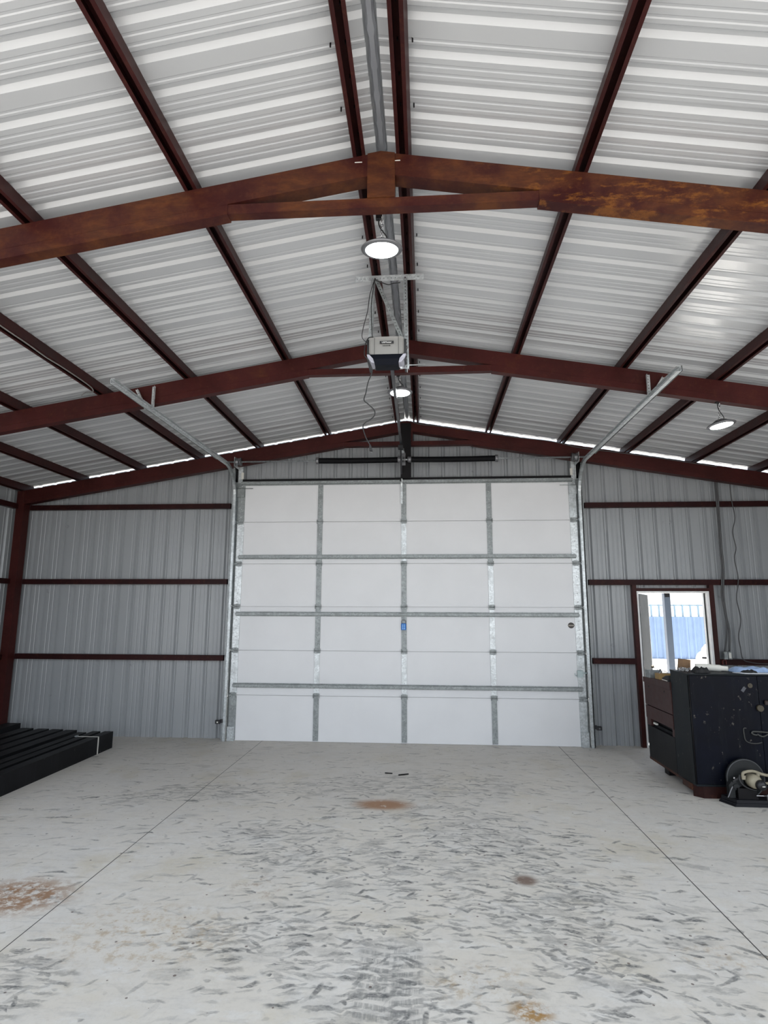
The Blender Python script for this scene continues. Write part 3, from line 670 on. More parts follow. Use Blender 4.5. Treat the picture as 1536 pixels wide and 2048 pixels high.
# ------------------------------------------------------------------ torsion spring assembly
ts = thing('torsion_spring_assembly', (0, 8.10, 3.91), 'long grey shaft above the big door carrying two black torsion springs', 'torsion springs')
MB().tube([(-2.56, 8.10, 3.91), (2.58, 8.10, 3.91)], 0.0125, 12).build('shaft', M['galv'], ts)
for sg in (-1, 1):
    x0, x1 = (-1.24, -0.055) if sg < 0 else (1.32, 0.09)
    mb = MB(); turns = 62; n = turns * 14; pts = []; tube = []
    core = MB(); N = 150; rings = []
    for i in range(N * 2 + 1):
        t = i / (N * 2); x = x0 + (x1 - x0) * t; sag = -0.006 * sin(pi * t); r = 0.043 if i % 2 else 0.0385
        rings.append([(x, 8.10 + r * cos(a), 3.91 + sag + r * sin(a)) for a in [2 * pi * j / 18 for j in range(18)]])
    core.loft(rings, True, True); core.build('spring', M['black_paint'], ts)
    cx = x0; MB().lathe([(0.046, -0.02), (0.050, -0.018), (0.050, 0.02), (0.042, 0.022)], (cx, 8.10, 3.91), 'x', 20).build('winding_cone', M['alu'], ts)
    cx = x1 - sg * 0.0; MB().lathe([(0.030, -0.03), (0.046, -0.02), (0.046, 0.02), (0.030, 0.03)], (cx, 8.10, 3.91), 'x', 20).build('winding_cone', M['alu'], ts)
    dx = sg * 2.40
    MB().lathe([(0.02, -0.04), (0.062, -0.035), (0.062, -0.028), (0.052, -0.025), (0.050, 0.02), (0.062, 0.025), (0.062, 0.035), (0.02, 0.04)], (dx, 8.10, 3.91), 'x', 24).build('cable_drum', M['alu'], ts)
    MB().tube([(dx + sg * 0.01, 8.155, 3.91), (sg * 2.445, 8.275, 3.0), (sg * 2.45, 8.275, 0.06)], 0.002, 6).build('lift_cable', M['galvd'], ts)
MB().box(-0.018, -0.012, 8.06, 8.16, 3.88, 3.96).box(-0.045, 0.03, 8.155, 8.164, 3.84, 4.02).lathe([(0.03, -0.012), (0.03, 0.012)], (0.02, 8.10, 3.91), 'x', 16).build('centre_bearing_bracket', M['alu'], ts)

# ------------------------------------------------------------------ opener
op = thing('garage_door_opener', (0.02, 4.3, 3.65), 'grey and black garage door opener hanging from steel angles below the ridge', 'garage door opener')
def rrect(x0, x1, z0, z1, r, n=4):
    out = []
    for cx, cz, a0 in ((x1 - r, z1 - r, 0), (x0 + r, z1 - r, pi / 2), (x0 + r, z0 + r, pi), (x1 - r, z0 + r, 1.5 * pi)):
        for i in range(n + 1):
            a = a0 + pi / 2 * i / n; out.append((cx + r * cos(a), cz + r * sin(a)))
    return out
ox = 0.012
MB().loft([[(x, 4.245, z) for x, z in rrect(ox - .125, ox + .125, 3.745, 3.872, .02)], [(x, 4.235, z) for x, z in rrect(ox - .135, ox + .135, 3.735, 3.885, .025)][::1], [(x, 4.52, z) for x, z in rrect(ox - .135, ox + .135, 3.735, 3.885, .025)]]).build('housing', M['ltgrey'], op)
for sg in (-1, 1):
    MB().box(*sorted((ox + sg * 0.136, ox + sg * 0.152)), 4.25, 4.50, 3.70, 3.87).build('side_vent', M['black'], op)
    MB().box(*sorted((ox + sg * 0.092, ox + sg * 0.0945)), 4.2335, 4.236, 3.74, 3.88).build('panel_seam', M['black'], op)
MB().loft([[(ox - .135, 4.232, 3.738), (ox + .135, 4.232, 3.738), (ox + .135, 4.52, 3.738), (ox - .135, 4.52, 3.738)],
           [(ox - .100, 4.228, 3.700), (ox + .100, 4.228, 3.700), (ox + .100, 4.42, 3.700), (ox - .100, 4.42, 3.700)],
           [(ox - .090, 4.245, 3.655), (ox + .090, 4.245, 3.655), (ox + .090, 4.35, 3.655), (ox - .090, 4.35, 3.655)]]).build('lower_cover', mat('navy_black_plastic', (0.003, 0.004, 0.008), 0.5, spec=0.08), op)
for sg in (-1, 1):
    a, b_ = ox + sg * 0.152, ox + sg * 0.098
    MB().loft([[(a, 4.222, 3.735), (ox + sg * 0.132, 4.218, 3.732), (ox + sg * 0.132, 4.50, 3.732), (a, 4.50, 3.735)],
               [(a - sg * 0.006, 4.224, 3.712), (ox + sg * 0.104, 4.220, 3.700), (ox + sg * 0.104, 4.42, 3.700), (a - sg * 0.006, 4.42, 3.712)],
               [(ox + sg * 0.116, 4.238, 3.676), (ox + sg * 0.093, 4.240, 3.672), (ox + sg * 0.093, 4.33, 3.672), (ox + sg * 0.116, 4.33, 3.676)]]).build('light_lens', M['lensgrey'], op)
lp = MB().box(ox - .052, ox + .056, 4.2325, 4.235, 3.826, 3.848).build('name_plate', M['black'], op)
text('LiftMaster', 0.019, (ox + .002, 4.2318, 3.8365), (pi / 2, 0, 0), M['white'], lp)
mb = MB()
for i in range(7): mb.box(ox - .030 + i * .0085, ox - .030 + i * .0085 + (.006 if i < 6 else .008), 4.2342, 4.235, 3.808 - (.001 if i == 6 else 0), 3.813 + (.002 if i == 6 else 0))
mb.build('small_print', M['dark_steel'], op)
MB().bar((ox + 0.01, 4.50, 3.905), (-0.02, 8.06, 4.055), 0.030, 0.034).build('rail', M['rail'], op)
MB().box(ox - .03, ox + .05, 4.40, 4.62, 3.885, 3.925).build('rail_mount', M['black'], op)
MB().cbox(-0.055, 0.015, 7.66, 7.80, 3.965, 4.005, .006).build('trolley', M['black'], op)
MB().bar((-0.02, 7.78, 3.98), (-0.03, 8.235, 3.66), 0.024, 0.006).build('door_arm', M['rail'], op)
hb = MB().box(-0.05, 0.01, 8.06, 8.163, 4.05, 4.055).box(-0.05, 0.01, 8.158, 8.164, 4.00, 4.09); hb.bar((-0.045, 8.07, 4.05), (-0.075, 8.15, 4.0), .006, .02).bar((0.005, 8.07, 4.05), (0.03, 8.15, 4.0), .006, .02)
hb.build('header_bracket', M['galv'], op)
MB().tube([(-0.022, 7.73, 3.965), (-0.024, 7.73, 3.80), (-0.020, 7.735, 3.62), (-0.022, 7.73, 3.545)], 0.004, 6).lathe([(0.010, -0.02), (0.014, 0.0), (0.008, 0.02)], (-0.022, 7.73, 3.53), 'z', 10).build('release_cord', M['black'], op)
# hanging steel angles
yA = 4.36
ca = MB()
ca.perf((-0.250, yA, 4.428), (0.305, yA, 4.434), (0, 0, 0.048), 0.003, 0.030, 0.012)
ca.perf((-0.250, yA, 4.477), (0.305, yA, 4.483), (0, 0.045, 0), 0.003, 0.030, 0.012)
ca.build('cross_angle', M['galvl'], op)
def angle(p, q, name='hanger_angle', mt='galv'):
    p, q = Vector(p), Vector(q)
    MB().perf(p, q, (0.032, 0, 0), 0.003, 0.028, 0.010).perf(p + Vector((0.034, 0, 0)), q + Vector((0.034, 0, 0)), (0, 0.032, 0), 0.003, 0.028, 0.010).build(name, M[mt], op)
angle((-0.145, yA - .004, 3.80), (-0.125, yA - .004, 4.445))
angle((0.150, yA - .004, 3.67), (0.138, yA - .004, 4.445), mt='galv')
angle((0.128, yA - .010, 3.885), (-0.100, yA - .010, 4.445), 'brace_angle', 'galvd')
for x, z in ((-0.135, 4.44), (-0.09, 4.442), (0.155, 4.445), (0.17, 3.84)): MB().lathe([(0.009, -0.012), (0.009, -0.004), (0.004, 0)], (x, yA - .004, z), 'y', 8).build('bolt', M['chrome'], op)
MB().tube([(0.17, 4.36, 3.64), (0.17, 4.36, 3.70), (0.31, 4.38, 3.71)], 0.004, 6).build('wire_stub', M['galv'], op)
# hanging power cord with plug
pc = thing('power_cord', (-0.12, 4.16, 3.6), 'black power cord dangling from the opener with its plug hanging free', 'cord')
pts = [(-0.09, 4.24, 3.885), (-0.126, 4.22, 3.87), (-0.150, 4.20, 3.80), (-0.150, 4.15, 3.70), (-0.122, 4.15, 3.657), (-0.092, 4.15, 3.584), (-0.095, 4.15, 3.544), (-0.121, 4.15, 3.477), (-0.136, 4.15, 3.398), (-0.15, 4.15, 3.34), (-0.12, 4.15, 3.308), (-0.074, 4.15, 3.26), (-0.07, 4.15, 3.221), (-0.096, 4.15, 3.19), (-0.141, 4.15, 3.16), (-0.156, 4.15, 3.125), (-0.133, 4.15, 3.048), (-0.100, 4.15, 2.985)]
MB().tube(spline(pts), 0.0042, 8).build('cable', M['blackcable'], pc)
MB().loft([[(x, y, z) for x, y, z in [(-0.106, 4.145, 2.990), (-0.096, 4.145, 2.988), (-0.096, 4.155, 2.988), (-0.106, 4.155, 2.990)]], [(-0.108, 4.138, 2.965), (-0.086, 4.138, 2.961), (-0.086, 4.162, 2.961), (-0.108, 4.162, 2.965)], [(-0.105, 4.138, 2.945), (-0.082, 4.138, 2.941), (-0.082, 4.162, 2.941), (-0.105, 4.162, 2.945)]]).build('plug', M['rubber'], pc)
MB().tube([(-0.099, 4.15, 2.945), (-0.096, 4.15, 2.925)], 0.002, 6).tube([(-0.088, 4.15, 2.943), (-0.085, 4.15, 2.923)], 0.002, 6).build('prong', M['alu'], pc)
# thin wires tied to the hanging angles
lw = thing('opener_wires', (-0.09, 4.2, 4.35), 'thin dark wires looping from the angle bracket down to the opener', 'wires')
MB().tube(spline([(-0.091, 4.33, 4.43), (-0.126, 4.30, 4.282), (-0.14, 4.26, 4.117), (-0.169, 4.22, 3.955), (-0.176, 4.22, 3.874), (-0.137, 4.235, 3.837)]), 0.003, 6).build('wire', M['blackcable'], lw)
MB().tube(spline([(-0.091, 4.33, 4.43), (-0.112, 4.28, 4.199), (-0.109, 4.25, 4.075), (-0.100, 4.24, 3.883)]), 0.0035, 6).build('wire', M['blackcable'], lw)
MB().tube(spline([(-0.091, 4.33, 4.425), (-0.034, 4.34, 4.405), (0.02, 4.34, 4.385), (0.059, 4.34, 4.395), (0.116, 4.34, 4.40)]), 0.004, 6).build('wire', M['blackcable'], lw)

# ------------------------------------------------------------------ lamps
def chain(p, q, mb, L=0.030):
    p, q = Vector(p), Vector(q); n = max(2, int((q - p).length / (L * 0.72))); t = (q - p).normalized()
    a = Vector((1, 0, 0)); a = (a - t * a.dot(t)).normalized(); b_ = t.cross(a)
    for i in range(n):
        c = p + (q - p) * (i + 0.5) / n; u = a if i % 2 else b_
        ring = [c + t * (L / 2) * cos(w) + u * (0.0085) * sin(w) for w in [2 * pi * j / 12 for j in range(13)]]
        mb.tube(ring, 0.0028, 5, False)
def lamp(x, y, z, top, label, tilt=(0, 0), chx=0.0):
    o = thing('high_bay_lamp', (0, 0, 0), label, 'ceiling lamp', 'round LED high-bay lamps')
    o.location = (x, y, z)
    P = lambda mb: mb
    base = Vector((x, y, z)); e = Matrix.Rotation(tilt[0], 4, 'Y') @ Matrix.Rotation(tilt[1], 4, 'X')
    def put(mb, name, mt):
        mb.v = [tuple(base + (e @ (Vector(v)))) for v in mb.v]; return mb.build(name, mt, o)
    put(MB().lathe([(0.098, -0.008), (0.100, 0.002)], n=40), 'lens', M['lamp'])
    rim = MB(); prof = [(0.100, -0.006), (0.106, -0.009), (0.126, -0.002), (0.128, 0.003), (0.122, 0.009), (0.100, 0.010), (0.099, 0.002)]
    n = 48; rings = []
    for j in range(n):
        a = 2 * pi * j / n; rings.append([(r * cos(a), r * sin(a), h_) for r, h_ in prof])
    rings.append(rings[0]); rim.loft(rings, False, True); put(rim, 'rim', M['alu'])
    hs_ = MB().lathe([(0.093, 0.005), (0.096, 0.014), (0.070, 0.020), (0.060, 0.044), (0.045, 0.052), (0.02, 0.054)], n=32)
    for j in range(20):
        a = 2 * pi * j / 20; d = Vector((cos(a), sin(a), 0)); nrm = Vector((-sin(a), cos(a), 0)) * 0.002
        hs_.hexa([d * .06 - nrm + Vector((0, 0, .02)), d * .114 - nrm + Vector((0, 0, .012)), d * .114 + nrm + Vector((0, 0, .012)), d * .06 + nrm + Vector((0, 0, .02)),
                  d * .06 - nrm + Vector((0, 0, .040)), d * .098 - nrm + Vector((0, 0, .022)), d * .098 + nrm + Vector((0, 0, .022)), d * .06 + nrm + Vector((0, 0, .040))])
    put(hs_, 'housing', M['alu'])
    put(MB().tube([(0.012 * cos(w), 0, 0.068 + 0.016 * sin(w)) for w in [2 * pi * j / 12 for j in range(13)]], 0.003, 6, False), 'hook', M['chrome'])
    mb = MB(); chain(base + e @ Vector((0, 0, 0.080)), (x + chx, y, top), mb); mb.build('chain', M['chrome'], o)
    t0 = base + e @ Vector((0.02, 0.0, 0.052)); tp = Vector((x + chx - 0.02, y, top)); md = (t0 + tp) / 2
    MB().tube(spline([t0, t0 + Vector((0.012, -0.01, 0.02)), md + Vector((-0.012, -0.008, 0)), tp + Vector((0, 0, -0.03)), tp]), 0.0042, 6).cbox(tp.x - .018, tp.x + .018, tp.y - .014, tp.y + .014, tp.z - .035, tp.z + .0, .004).build('supply_cord', M['blackcable'], o)
    ld = bpy.data.lights.new('lamp_light', 'AREA'); ld.shape = 'DISK'; ld.size = 0.17; ld.energy = 4; ld.color = (0.93, 1.0, 0.98)
    lo = bpy.data.objects.new('lamp_light', ld); COL.objects.link(lo); lo.parent = o; lo.location = (e @ Vector((0, 0, -0.012))); lo.rotation_euler = (tilt[1], tilt[0], 0)
lamp(0.046, 3.26, 3.975, 4.215, 'bright round hanging lamp nearest the camera, above the opener bracket', tilt=(0, R(7)))
lamp(0.057, 5.70, 3.990, 4.20, 'bright round hanging lamp partly behind the opener rail', chx=0.0)
lamp(3.153, 5.60, 3.550, 3.805, 'tilted round lamp hanging on the right below the middle frame', tilt=(R(-7), R(-3)), chx=0.0)

# ------------------------------------------------------------------ wires along the steel
o = MB().tube(spline([(XR + .05, 8.16, 4.50), (0.25, 8.165, 4.452), (0.50, 8.17, 4.42), (1.0, 8.17, 4.335), (1.6, 8.17, 4.235), (2.1, 8.17, 4.165), (2.5, 8.17, 4.065), (3.1, 8.17, 3.975), (3.5, 8.17, 3.91), (3.9, 8.17, 3.84), (4.35, 8.17, 3.76)]), 0.006, 6).build('cable_run', M['cable'], None, (0.1, 8.17, 4.5))
tag(o, 'thin grey cable stapled along the top right of the far rafter', 'cable')
o = MB().tube(spline([(-3.0, 3.2, 3.99), (-3.0, 4.034, 3.97), (-2.995, 4.334, 3.965), (-3.0, 4.588, 3.960), (-2.995, 4.829, 3.965), (-3.0, 5.246, 3.965), (-3.0, 5.33, 3.933), (-3.0, 5.22, 3.880), (-3.0, 5.17, 3.845), (-3.0, 5.15, 3.82)]), 0.0055, 6).build('loose_wire', M['ltgrey'], None, (-3.0, 4.0, 3.97))
tag(o, 'pale loose wire along the left purlin ending in a hook before the middle frame', 'wire')

cb = thing('wall_cables', (4.38, 8.33, 1.25), 'thick dark twin cables dropping down the end wall to the outlet box', 'cable')
TH = [(4.398, 8.31, 3.66), (4.395, 8.31, 3.331), (4.39, 8.31, 3.054), (4.38, 8.31, 2.644), (4.382, 8.31, 2.374), (4.36, 8.31, 2.134), (4.359, 8.33, 1.976)]
MB().tube(spline(TH + [(4.374, 8.34, 1.713), (4.394, 8.34, 1.519), (4.373, 8.34, 1.25)]), 0.013, 8).build('cable', M['cable'], cb)
MB().tube(spline([(a - 0.022, b_, c) for a, b_, c in TH] + [(4.37, 8.34, 1.648), (4.356, 8.34, 1.454), (4.312, 8.34, 1.25)]), 0.011, 8).build('cable', M['cable'], cb)
tw = MB().tube(spline([(4.575, 8.31, 3.60), (4.571, 8.30, 3.314), (4.603, 8.32, 3.067), (4.558, 8.33, 2.864), (4.584, 8.33, 2.648), (4.544, 8.32, 2.501), (4.563, 8.31, 2.263), (4.55, 8.31, 2.131), (4.521, 8.32, 1.948), (4.555, 8.33, 1.676), (4.506, 8.33, 1.458), (4.51, 8.32, 1.306), (4.527, 8.315, 1.154), (4.628, 8.315, 1.111), (4.805, 8.315, 1.094), (5.2, 8.315, 1.09)]), 0.0065, 6).build('thin_cable', M['cable'], None, (4.55, 8.3, 1.1))
tag(tw, 'thin wavy grey cable running down the right end wall onto the lowest girt', 'cable')
eb = thing('outlet_box', (4.33, 8.34, 1.15), 'metal outlet box with a pale outlet standing on the right wall girt', 'electrical box')
MB().cbox(4.282, 4.328, 8.29, 8.36, 1.150, 1.250, .004).cbox(4.332, 4.382, 8.29, 8.36, 1.150, 1.250, .004).build('box', M['galvd'], eb)
MB().cbox(4.338, 4.368, 8.282, 8.29, 1.165, 1.235, .003).build('outlet', M['paper'], eb)
MB().tube(spline([(4.38, 8.31, 1.165), (4.46, 8.31, 1.155), (4.52, 8.31, 1.150), (4.54, 8.31, 1.15)]), 0.006, 6).build('lead', M['cable'], eb)
rb = MB().box(4.255, 4.262, 8.30, 8.325, 1.085, 1.14).box(4.298, 4.305, 8.30, 8.325, 1.085, 1.14).box(4.255, 4.305, 8.30, 8.325, 1.135, 1.142).build('cable_bracket', mat('faded_red', (0.15, 0.03, 0.025), 0.5), None, (4.28, 8.31, 1.09))
tag(rb, 'small red bracket on the girt under the outlet box', 'bracket')

# ------------------------------------------------------------------ photo eyes
for sg in (-1, 1):
    s_ = thing('safety_sensor', (sg * 2.53, 8.2, 0.26), 'small black safety sensor beside the foot of the %s door track' % ('left' if sg < 0 else 'right'), 'sensor', 'door safety sensors')
    x0, x1 = sorted((sg * 2.53, sg * 2.60)) if sg < 0 else (2.535, 2.60)
    MB().cbox(x0, x1, 8.19, 8.23, 0.235, 0.285, .006).build('sensor_body', M['black'], s_)
    MB().box(*sorted((sg * 2.505, sg * 2.54)), 8.215, 8.222, 0.245, 0.295).build('bracket', M['black'], s_)
    MB().lathe([(0.010, -0.004), (0.010, 0.002)], ((x0 + x1) / 2 + (0.0), 8.189, 0.258), 'y', 12).build('lens', M['paper'] if sg < 0 else M['alu'], s_)

# ------------------------------------------------------------------ walk door
df = thing('walk_door_frame', (3.7, 8.36, 0), 'dark red steel posts and white jambs around the open walk-through door', 'door frame')
for x0, x1 in ((3.15, 3.205), (4.175, 4.235)): MB().box(x0, x1, 8.325, 8.40, 0, 2.138).build('post', M['red'], df)
MB().box(3.205, 4.175, 8.325, 8.40, 2.055, 2.095).build('header', M['red'], df)
for x0, x1 in ((3.207, 3.232), (4.145, 4.173)): MB().box(x0, x1, 8.335, 8.50, 0, 2.053).build('jamb', M['white'], df)
MB().box(3.232, 4.145, 8.335, 8.50, 2.030, 2.053).build('head_jamb', M['white'], df)
MB().box(4.133, 4.145, 8.40, 8.42, 0, 2.03).build('weather_strip', M['rubber'], df)
MB().box(3.232, 4.145, 8.36, 8.52, 0.0, 0.015).build('threshold', M['galvd'], df)
dl = thing('door_leaf', (3.31, 8.54, 0), 'grey walk-through door standing ajar outwards, hinged on its left', 'door')
th = R(63); a0 = Vector((3.315, 8.545, 0)); dv = Vector((cos(th), sin(th), 0)); nv = Vector((-sin(th), cos(th), 0))
def leafbox(s0, s1, z0, z1, t0=0.0, t1=0.044):
    c = [a0 + dv * s0 + nv * t0, a0 + dv * s1 + nv * t0, a0 + dv * s1 + nv * t1, a0 + dv * s0 + nv * t1]
    return MB().hexa([p + Vector((0, 0, z0)) for p in c] + [p + Vector((0, 0, z1)) for p in c])
leafbox(0.0, 0.88, 0.02, 2.025).build('panel', mat('door_grey', (0.055, 0.058, 0.06), 0.8, var=0.04, spec=0.1), dl)
leafbox(0.878, 0.892, 0.02, 2.025, -0.004, 0.048).build('edge_strip', M['white'], dl)
MB().lathe([(0.012, -0.06), (0.012, -0.04), (0.026, -0.035), (0.026, 0.0)], tuple(a0 + dv * 0.80 - nv * 0.0 + Vector((0, 0, 0.96))), 'y', 16).build('knob', M['brass'], dl)
for z in (1.80, 1.06, 0.28):
    hh = MB().tube([(3.262, 8.515, z - 0.055), (3.262, 8.515, z + 0.055)], 0.010, 10).box(3.225, 3.262, 8.505, 8.509, z - 0.05, z + 0.05)
    hh.bar((3.262, 8.517, z), tuple(a0 + dv * 0.02 + Vector((0, 0, z))), 0.10, 0.004, (0, 0, 1)); hh.build('hinge', M['alu'], dl)

# ------------------------------------------------------------------ outside
cp = thing('canopy_frame', (4.5, 10.55, 0), 'grey outdoor post carrying a dark red beam, seen through the walk door', 'canopy')
MB().box(4.425, 4.525, 10.5, 10.6, -0.06, 2.12).build('post', M['postgrey'], cp)
MB().box(7.6, 7.7, 10.5, 10.6, -0.06, 2.12).build('post', M['postgrey'], cp)
MB().box(4.25, 7.9, 10.48, 10.62, 2.12, 2.24).build('beam', M['red'], cp)
MB().box(4.44, 4.51, 10.48, 10.6, 2.02, 2.12).build('cap_plate', M['dark_steel'], cp)
fe = thing('sheet_fence', (11, 24, -0.06), 'pale blue corrugated sheet fence standing across the yard', 'fence')
mb = MB(); pr = profile(2.0, 24.0, 2.1, rib=0.035, pitch=0.30, base=0.07, topw=0.03)
for (ua, da), (ub, db) in zip(pr, pr[1:]): mb.quad([(ua, 24 - da, -0.06), (ub, 24 - db, -0.06), (ub, 24 - db, 1.56), (ua, 24 - da, 1.56)])
solid(mb.build('sheeting', M['fence'], fe), 0.003)
mb = MB()
for i in range(74): mb.box(2.0 + i * 0.3, 2.05 + i * 0.3, 24.04, 24.09, -0.06, 2.03)
mb.box(2, 24.0, 24.09, 24.13, 1.98, 2.02); mb.box(2, 24.0, 24.09, 24.13, 1.50, 1.54)
mb.build('picket_rails', mat('pale_fence_pickets', (0.12, 0.19, 0.25), 0.5), fe)
vh = thing('utility_cart', (5.52, 12.0, -0.06), 'white utility cart with a rounded hood parked outside the walk door', 'cart')
MB().cbox(5.52, 7.7, 12.0, 13.2, 0.32, 0.945, .06).build('body', M['white'], vh)
MB().loft([[(5.62 + .55 * t, 12.05 + .1 * t, .94 + .26 * math.sqrt(max(0, 1 - (1 - t) ** 2))) if False else (5.60 + 1.2 * (1 - cos(t * pi)) / 2, 12.08, .94 + .30 * sin(t * pi)) for t in [i / 12 for i in range(13)]],
           [(5.60 + 1.2 * (1 - cos(t * pi)) / 2, 13.1, .94 + .30 * sin(t * pi)) for t in [i / 12 for i in range(13)]]], True).build('hood', M['white'], vh)
MB().box(5.63, 5.71, 11.985, 12.0, 0.875, 0.915).build('lamp_slot', M['black'], vh)
for x in (5.95, 7.25):
    for y in (12.12, 13.08): MB().lathe([(0.12, -0.09), (0.25, -0.08), (0.27, -0.04), (0.27, 0.04), (0.25, 0.08), (0.12, 0.09)], (x, y, 0.21), 'y', 28).build('wheel', M['rubber'], vh)

vh.rotation_euler = (0, 0, R(-25))

# ------------------------------------------------------------------ black channels stacked at left
XS = [(-5.29, 8.05), (-4.97, 7.86), (-4.74, 7.84), (-4.53, 7.82), (-4.32, 7.79), (-4.115, 7.66), (-3.97, 7.74), (-3.80, 7.75)]
lbl = ['black steel channel lying against the left wall, outermost of the row', 'black steel channel in the row on the floor, second from the left wall', 'black steel channel in the row on the floor, third from the left wall',
       'black steel channel in the middle of the row, left of the two middle ones', 'black steel channel in the middle of the row, right of the two middle ones', 'black steel channel, third in from the strapped edge of the row',
       'black steel channel, second in from the strapped edge of the row', 'black steel channel at the open edge of the row, under the white strap']
for i, (xr, ye) in enumerate(XS):
    nxt = XS[i + 1][0] if i < 7 else -3.80
    w = [0.20, 0.165, 0.15, 0.15, 0.15, 0.105, 0.105, 0.115][i]; t = 0.006; zt = 0.205 + (0.025 if i == 0 else 0.0)
    x0, x1 = xr - w, xr
    # web faces the open floor (x1), lipped flanges to the left
    prof2 = [(x1, 0), (x1, zt), (x0, zt), (x0, zt - 0.03), (x0 + t, zt - 0.03), (x0 + t, zt - t), (x1 - t, zt - t), (x1 - t, t), (x0 + t, t), (x0 + t, 0.03), (x0, 0.03), (x0, 0)]
    ob = MB().prism(prof2, 'y', 1.2, ye).build('steel_channel', M['tube'], None, (xr, 1.2, 0))
    if i == 7:
        pass
    tag(ob, lbl[i], 'steel channel', 'black steel channels stacked along the left wall')
st = thing('banding_strap', (-3.80, 7.40, 0.2), 'narrow white strap banding the outer black steel channels', 'strap')
MB().box(-3.799, -3.795, 7.385, 7.405, 0.0, 0.211).box(-4.10, -3.795, 7.385, 7.405, 0.207, 0.211).build('strap_band', M['strap'], st)
MB().cbox(-4.10, -4.07, 7.37, 7.42, 0.2075, 0.219, .003).build('buckle', M['galv'], st)

# ------------------------------------------------------------------ tool cabinet on skid
cx0, cx1, cy0, cy1 = 2.90, 4.21, 6.20, 6.615
sk = thing('steel_skid', (2.95, 6.3, 0), 'rusty red steel skid under the blue and brown cabinets', 'skid')
def cham(mb, x0, x1, y0, y1, z0, z1, c): return mb.prism([(x0, y0 + c), (x0 + c, y0), (x1, y0), (x1, y1), (x0, y1)], 'z', z0, z1)
cham(MB(), 2.905, 4.25, 6.21, 6.29, 0.0, 0.112, 0.07).build('front_channel', rust_paint('skid_rust', -0.12, base=(0.022, 0.007, 0.006), spec=0.15), sk)
MB().box(2.895, 2.955, 6.285, 6.50, 0.052, 0.112).box(2.905, 2.95, 6.50, 7.40, 0.085, 0.112).build('side_rail', rust_paint('skid_rust2', 0.06, base=(0.03, 0.012, 0.010)), sk)
MB().box(2.96, 3.10, 7.00, 7.12, 0.0, 0.085).build('foot', M['dark_steel'], sk)
MB().box(4.10, 4.20, 6.35, 7.40, 0.0, 0.112).build('far_rail', M['dark_steel'], sk)
tc = thing('tool_cabinet', (2.9, 6.2, 0.113), 'tall battered dark blue steel cabinet with scratched double doors and hasps', 'cabinet')
MB().box(cx0, cx1, cy0 + 0.012, cy1, 0.114, 1.155).build('body', M['cabside'], tc)
MB().box(cx0 - .006, cx1 + .006, cy0 - .006, cy1, 1.156, 1.170).build('top', M['cabside'], tc)
for x0, x1 in ((cx0 + .012, 3.556), (3.561, cx1 - .012)): 
    d_ = MB().box(x0, x1, cy0 - .010, cy0 + .0115, 0.135, 1.150).build('door', M['cab'], tc)
MB().box(cx0, cx1, cy0 - .012, cy0 + .011, 0.114, 0.132).build('sill', M['cabside'], tc)
mb = MB()
for k in range(1): mb.tube([(cx0 + .006, cy0 - .004, .14), (cx0 + .006, cy0 - .004, 1.15)], 0.006, 8)
mb.build('hinge_rod', M['dark_steel'], tc)
fy = cy0 - .011
MB().bar((3.405, fy - .002, 1.005), (3.435, fy - .002, 1.045), 0.030, 0.003, (1, 0, -.7)).build('key_tag', M['taggrey'], tc)
MB().lathe([(0.023, -0.006), (0.023, 0)], (3.485, fy, 1.062), 'y', 20).lathe([(0.007, -0.009), (0.007, -0.005)], (3.485, fy, 1.062), 'y', 10).build('lock_disc', M['brass'], tc)
MB().lathe([(0.030, -0.028), (0.032, -0.015), (0.032, 0)], (3.553, fy, 0.850), 'y', 20).build('door_knob', M['brass'], tc)
MB().cbox(3.60, 3.71, fy - .03, fy, 0.885, 0.925, .008).build('upper_latch', mat('latch_brown', (0.025, 0.012, 0.009), 0.5), tc)
hp = MB().tube(spline([(3.700, fy - .02, 0.620), (3.58, fy - .02, 0.628), (3.50, fy - .018, 0.632), (3.465, fy - .012, 0.630), (3.455, fy - .010, 0.615), (3.475, fy - .012, 0.603), (3.50, fy - .018, 0.600)]), 0.008, 8)
hp.tube(spline([(3.50, fy - .018, 0.608), (3.54, fy - .03, 0.590), (3.585, fy - .02, 0.600), (3.61, fy - .02, 0.62)]), 0.008, 8); hp.build('hasp_handle', M['hasp'], tc)
MB().tube(spline([(3.41, fy - .003, 0.66), (3.385, fy - .003, 0.655), (3.385, fy - .003, 0.60), (3.395, fy - .003, 0.545), (3.44, fy - .003, 0.522), (3.50, fy - .003, 0.52), (3.545, fy - .003, 0.53)]), 0.006, 6).build('worn_weld_bead', mat('bead_grey', (0.045, 0.045, 0.042), 0.6), tc)

bc = thing('drawer_cabinet', (2.9, 6.62, 0.113), 'brown-red steel cabinet over a black dented base, behind the blue cabinet', 'cabinet')
by0, by1 = 6.622, 7.385
MB().box(2.935, 3.55, by0, by1, 0.114, 0.50).box(2.97, 3.55, by0, by1, 0.50, 0.60).box(2.915, 3.55, by0, by1, 0.60, 1.01).build('body', M['cabblack'], bc)
MB().box(2.900, 2.934, by0, by1 - .01, 0.114, 0.470).build('dented_panel', M['cabblack'], bc)
MB().prism([(by0 - 0, 0.955), (by1 + .012, 0.955), (by1 + .012, 1.012), (by0, 1.036)], 'x', 2.885, 3.56).build('top', M['brownpaint'], bc)
MB().box(2.893, 2.914, by0, by1, 0.705, 0.952).build('upper_drawer', M['brownpaint'], bc)
MB().box(2.893, 2.914, by0, by1, 0.555, 0.695).build('lower_drawer', M['brownpaint'], bc)
MB().box(2.900, 2.93, by0, by0 + .05, 0.475, 0.555).build('rail', M['brownpaint'], bc)
